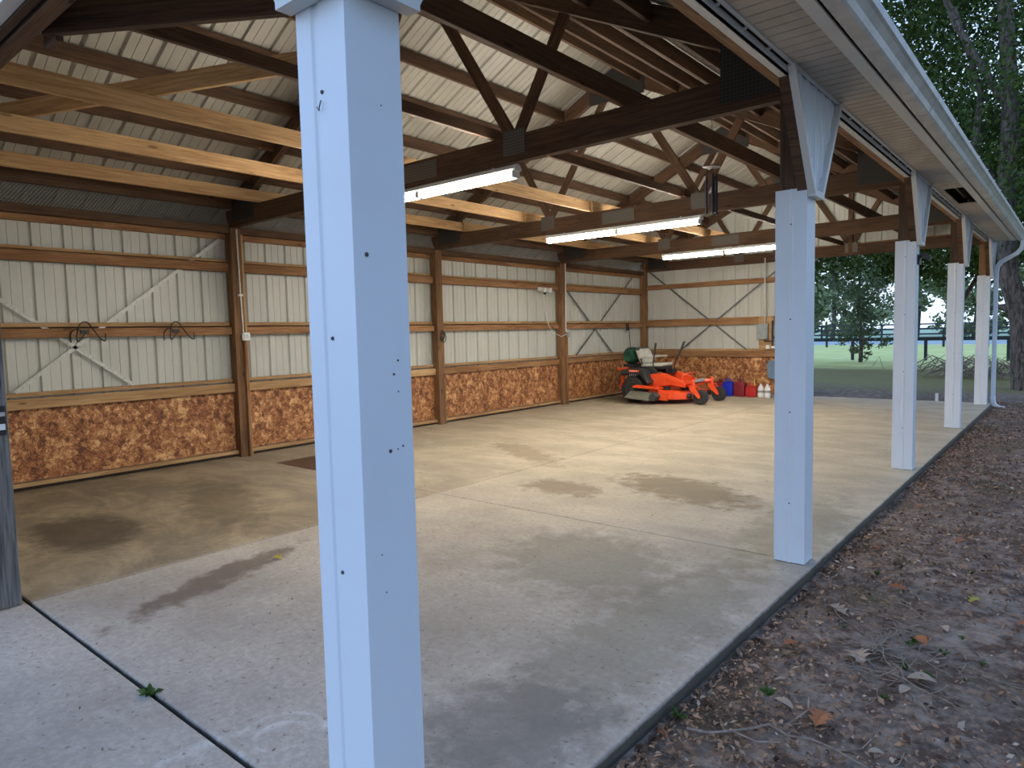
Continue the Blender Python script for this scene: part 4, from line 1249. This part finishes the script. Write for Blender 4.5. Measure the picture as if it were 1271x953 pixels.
# ------------------------------------------------------------------ trees
def tree(name, label, base, trunk, r0, blobs, n, ls, mat, branches=(), grp=None, sag=0):
    T = thing(name, label, 'tree', base, 0, grp)
    bx, by, bz = base
    P_ = [(bx + p[0], by + p[1], bz + p[2]) for p in trunk]
    m = len(P_)
    mb = MB().tube([P_[0]] + P_, [r0 * 1.5] + [r0 * (1 - .6 * k / m) for k in range(m)], 14)
    mb.build('trunk', 'bark', T, smooth=True)
    for br in branches:
        mb = MB().tube([(bx + p[0], by + p[1], bz + p[2]) for p in br[1]], [br[0] * (1 - .7 * k / len(br[1])) for k in range(len(br[1]))], 9)
        mb.build('branch', 'bark', T, smooth=True)
    pos, siz = [], []
    tot = sum(b[3] * b[4] * b[5] for b in blobs)
    for (cx, cy, cz, rx, ry, rz_) in blobs:
        k = int(n * rx * ry * rz_ / tot)
        # leaves gather in small clumps
        nc = max(6, k // 45)
        cc = RNG.normal(0, 1, (nc, 3)); cc /= np.linalg.norm(cc, axis=1, keepdims=True)
        cc *= RNG.uniform(.25, 1, (nc, 1)) ** (1 / 2.2)
        idx = RNG.integers(0, nc, k)
        q = cc[idx] * np.array([rx, ry, rz_]) + RNG.normal(0, 1, (k, 3)) * .17 * min(rx, ry, rz_, 2.4)
        pos.append(q + np.array([bx + cx, by + cy, bz + cz])); siz.append(RNG.uniform(ls * .6, ls * 1.3, k))
    o = leaf_mesh(np.concatenate(pos), np.concatenate(siz), 'foliage', mat, 0, T)
    tag(o, kind='stuff')
    return T
G0 = -.12
tree('oak_tree', 'big oak with a leaning trunk at the right edge, just beyond the downspout', (.32, 20, G0),
     [(0, 0, 0), (-.05, 0, .5), (-.08, 0, 1.2), (-.16, 0, 1.9), (-.42, 0, 2.8), (-.5, .1, 4.5), (-.48, .1, 7), (-.7, .2, 10), (-1.0, .4, 13)], .30,
     [(-.8, 1.5, 8.5, 3.6, 2.6, 4.4), (-2.6, 2.2, 4.6, 2.6, 1.8, 1.3), (-3.6, 2.5, 10.5, 3.2, 2.6, 3.4), (1.6, .5, 5.0, 2.2, 2, 2.6), (.2, -1.5, 5.6, 1.7, 1.4, 2.3)], 46000, .075, 'leaf_oak',
     [(.16, [(-.16, 0, 1.9), (.5, -.3, 3.4), (1.3, -.8, 5.5), (1.8, -1, 8.5)]), (.11, [(-.45, .1, 4.4), (-1.2, .2, 6.0), (-1.1, .2, 7.4), (-1.7, .1, 9.6)]), (.10, [(-.5, .1, 6.8), (-1.6, -.4, 9), (-2.4, -.6, 11.5)]), (.10, [(-.1, 0, 1.6), (-.5, .2, 2.05), (-1.1, .4, 2.0)]),
      (.05, [(-.45, 0, 5.4), (-.1, -.4, 6.6), (.5, -.8, 8.2)])])
tree('oak_tree', 'dense oak behind the open back end, hanging over the black fence', (-9.5, 27, G0),
     [(0, 0, 0), (.1, 0, 2), (.3, .2, 5), (.2, 0, 8)], .35,
     [(1.0, 0, 6.5, 4.6, 3, 3.2), (4.3, .5, 6.2, 3.6, 2.6, 2.8), (-3, 1, 6, 3.5, 3, 3)], 34000, .10, 'leaf_oak',
     [(.2, [(.1, 0, 2.2), (2, .2, 4.2), (4, .2, 5.5)])])
tree('oak_tree', 'leafy oak behind the farthest white posts, low green boughs', (-2.2, 29, G0),
     [(0, 0, 0), (-.1, 0, 2), (.1, .2, 5), (.2, 0, 9)], .16,
     [(.4, 0, 6.6, 4.2, 2.6, 3.1), (-.6, -1, 4.2, 2.4, 1.6, 1.1)], 26000, .10, 'leaf_oak',
     [(.09, [(-.1, 0, 2.0), (.8, .2, 3.8), (1.6, .2, 5.5)])])
tree('sapling_tree', 'small bluish green tree on the lawn edge at the near black fence', (-6.35, 33, G0),
     [(0, 0, 0), (.05, 0, 1), (-.1, 0, 2.4), (-.05, 0, 4.6)], .09,
     [(0, 0, 3.7, 1.3, 1.1, 1.5), (-.3, 0, 1.7, 1.1, .9, .8), (.5, 0, 1.2, .9, .8, .6), (0, 0, .5, .6, .5, .4)], 3600, .085, 'leaf_blue',
     [(.03, [(0, 0, .6), (-.6, 0, 1.2), (-1.1, 0, 1.6)]), (.03, [(0, 0, .8), (.6, 0, 1.3), (1.0, 0, 1.5)])])
# trees along the open side; the unseen ones are added to shade the posts
sl = [('dense tree close behind the big oak, filling the top right corner', (1.6, 25.5, G0), 24000, .10), ('unseen tree added for shade, standing to the right of the slab', (7.5, 11, G0), 14000, .14),
      ('unseen tree added for shade, well to the right of the second white post', (9.5, 4, G0), 12000, .14), ('unseen tree added for shade, to the right of where the photo was taken', (10.5, -4, G0), 10000, .14)]
for i, (lb, b, n, ls) in enumerate(sl):
    tree('shade_tree', lb, b, [(0, 0, 0), (.1, .1, 2), (-.1, .2, 4.5), (.3, .2, 7.5), (.2, .1, 11)], .22,
         [(-2.5, 0, 8, 4.6, 2.6, 4.4), (1.0, 0, 5.5, 3.4, 2.4, 2.8), (-2.5, -.5, 13, 5, 2.6, 3.4)] if i == 0 else [(0, 0, 5.5, 3, 3, 3.4), (0, 0, 9, 2.6, 2.6, 2.6)], n, ls, 'leaf_oak',
         [(.12, [(0, .2, 4.0), (-1.2, 0, 6), (-2.0, -.4, 8.5)]), (.11, [(0, .2, 3.4), (1.1, .5, 5.6), (1.7, .8, 8.4)]), (.08, [(.1, .2, 6.5), (-.9, -.8, 8.2), (-1.7, -1.2, 9.8)])])
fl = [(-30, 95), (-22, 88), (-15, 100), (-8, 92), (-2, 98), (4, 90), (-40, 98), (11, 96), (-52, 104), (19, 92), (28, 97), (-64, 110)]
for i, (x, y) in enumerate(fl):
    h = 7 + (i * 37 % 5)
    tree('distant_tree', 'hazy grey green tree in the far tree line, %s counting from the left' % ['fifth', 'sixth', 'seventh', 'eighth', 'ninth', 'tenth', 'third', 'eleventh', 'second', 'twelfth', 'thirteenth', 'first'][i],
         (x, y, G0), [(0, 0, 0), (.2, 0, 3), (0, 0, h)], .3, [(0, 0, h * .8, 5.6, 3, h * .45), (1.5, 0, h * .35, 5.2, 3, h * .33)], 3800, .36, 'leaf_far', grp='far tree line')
# brush heap beyond the slab
mb = MB()
B_ = thing('brush_pile', 'heap of bare grey branches beyond the far white posts', 'brush pile', (-1.0, 24, G0))
for k in range(90):
    x = -1.3 + random.gauss(0, .8); y = 24 + random.gauss(0, .4); a = random.uniform(0, 3.14); L_ = random.uniform(.3, .9)
    z = random.uniform(.02, .5)
    mb.tube([(x - math.cos(a) * L_, y, G0 + max(.02, z - .2)), (x, y + .1, G0 + z + .2), (x + math.cos(a) * L_, y, G0 + max(.02, z - .1))], random.uniform(.008, .02), 5)
mb.build('branches', 'twig', B_)
P_ = MB().tube([(-1.02, 16.2, -.14), (-1.02, 16.2, .05)], .03, 10).build('pipe_stub', 'white_plastic', smooth=True, origin='base')
tag(P_, 'short white pipe standing in the soil beyond the far end of the slab', 'pipe')

# ------------------------------------------------------------------ fences and far house
def fence(y, x0, x1, step, zr, hw, label, th=.04, pr=.06, tilt=0):
    F = thing('board_fence', label, 'fence', ((x0 + x1) / 2, y, G0))
    x = x0
    while x <= x1:
        MB().box((x - pr, y - pr, G0), (x + pr, y + pr, max(zr) + .05)).build('post', 'fence', F)
        x += step
    for z in zr:
        MB().box((x0, y - pr - th, z - hw), (x1, y - pr, z + hw)).build('rail', 'fence', F)
fence(35, -22.4, 12, 3.05, (.86,), .08, 'nearest black fence with a single top rail across the lawn')
fence(56, -40, 18, 2.6, (.42, .80, 1.18), .055, 'second black three rail fence beyond the lawn', pr=.07)
fence(80, -60, 30, 3.0, (.5, 1.0, 1.5), .07, 'farthest black three rail fence before the trees', pr=.09)
H = thing('farm_house', 'low pinkish house with a grey roof beyond the fences', 'house', (-35, 84, G0))
MB().box((-39.5, 82, G0), (-31.5, 86, 2.1)).build('wall', 'house', H)
MB().prism([(-40.2, 2.0), (-30.8, 2.0), (-33, 3.6), (-38, 3.6)], 1, 81.4, 86.6).build('roof', 'roof_far', H)
for x in (-38.4, -36.2, -33.2):
    MB().box((x, 81.96, .8), (x + 1.0, 82.0, 1.7)).build('window', 'pane', H)
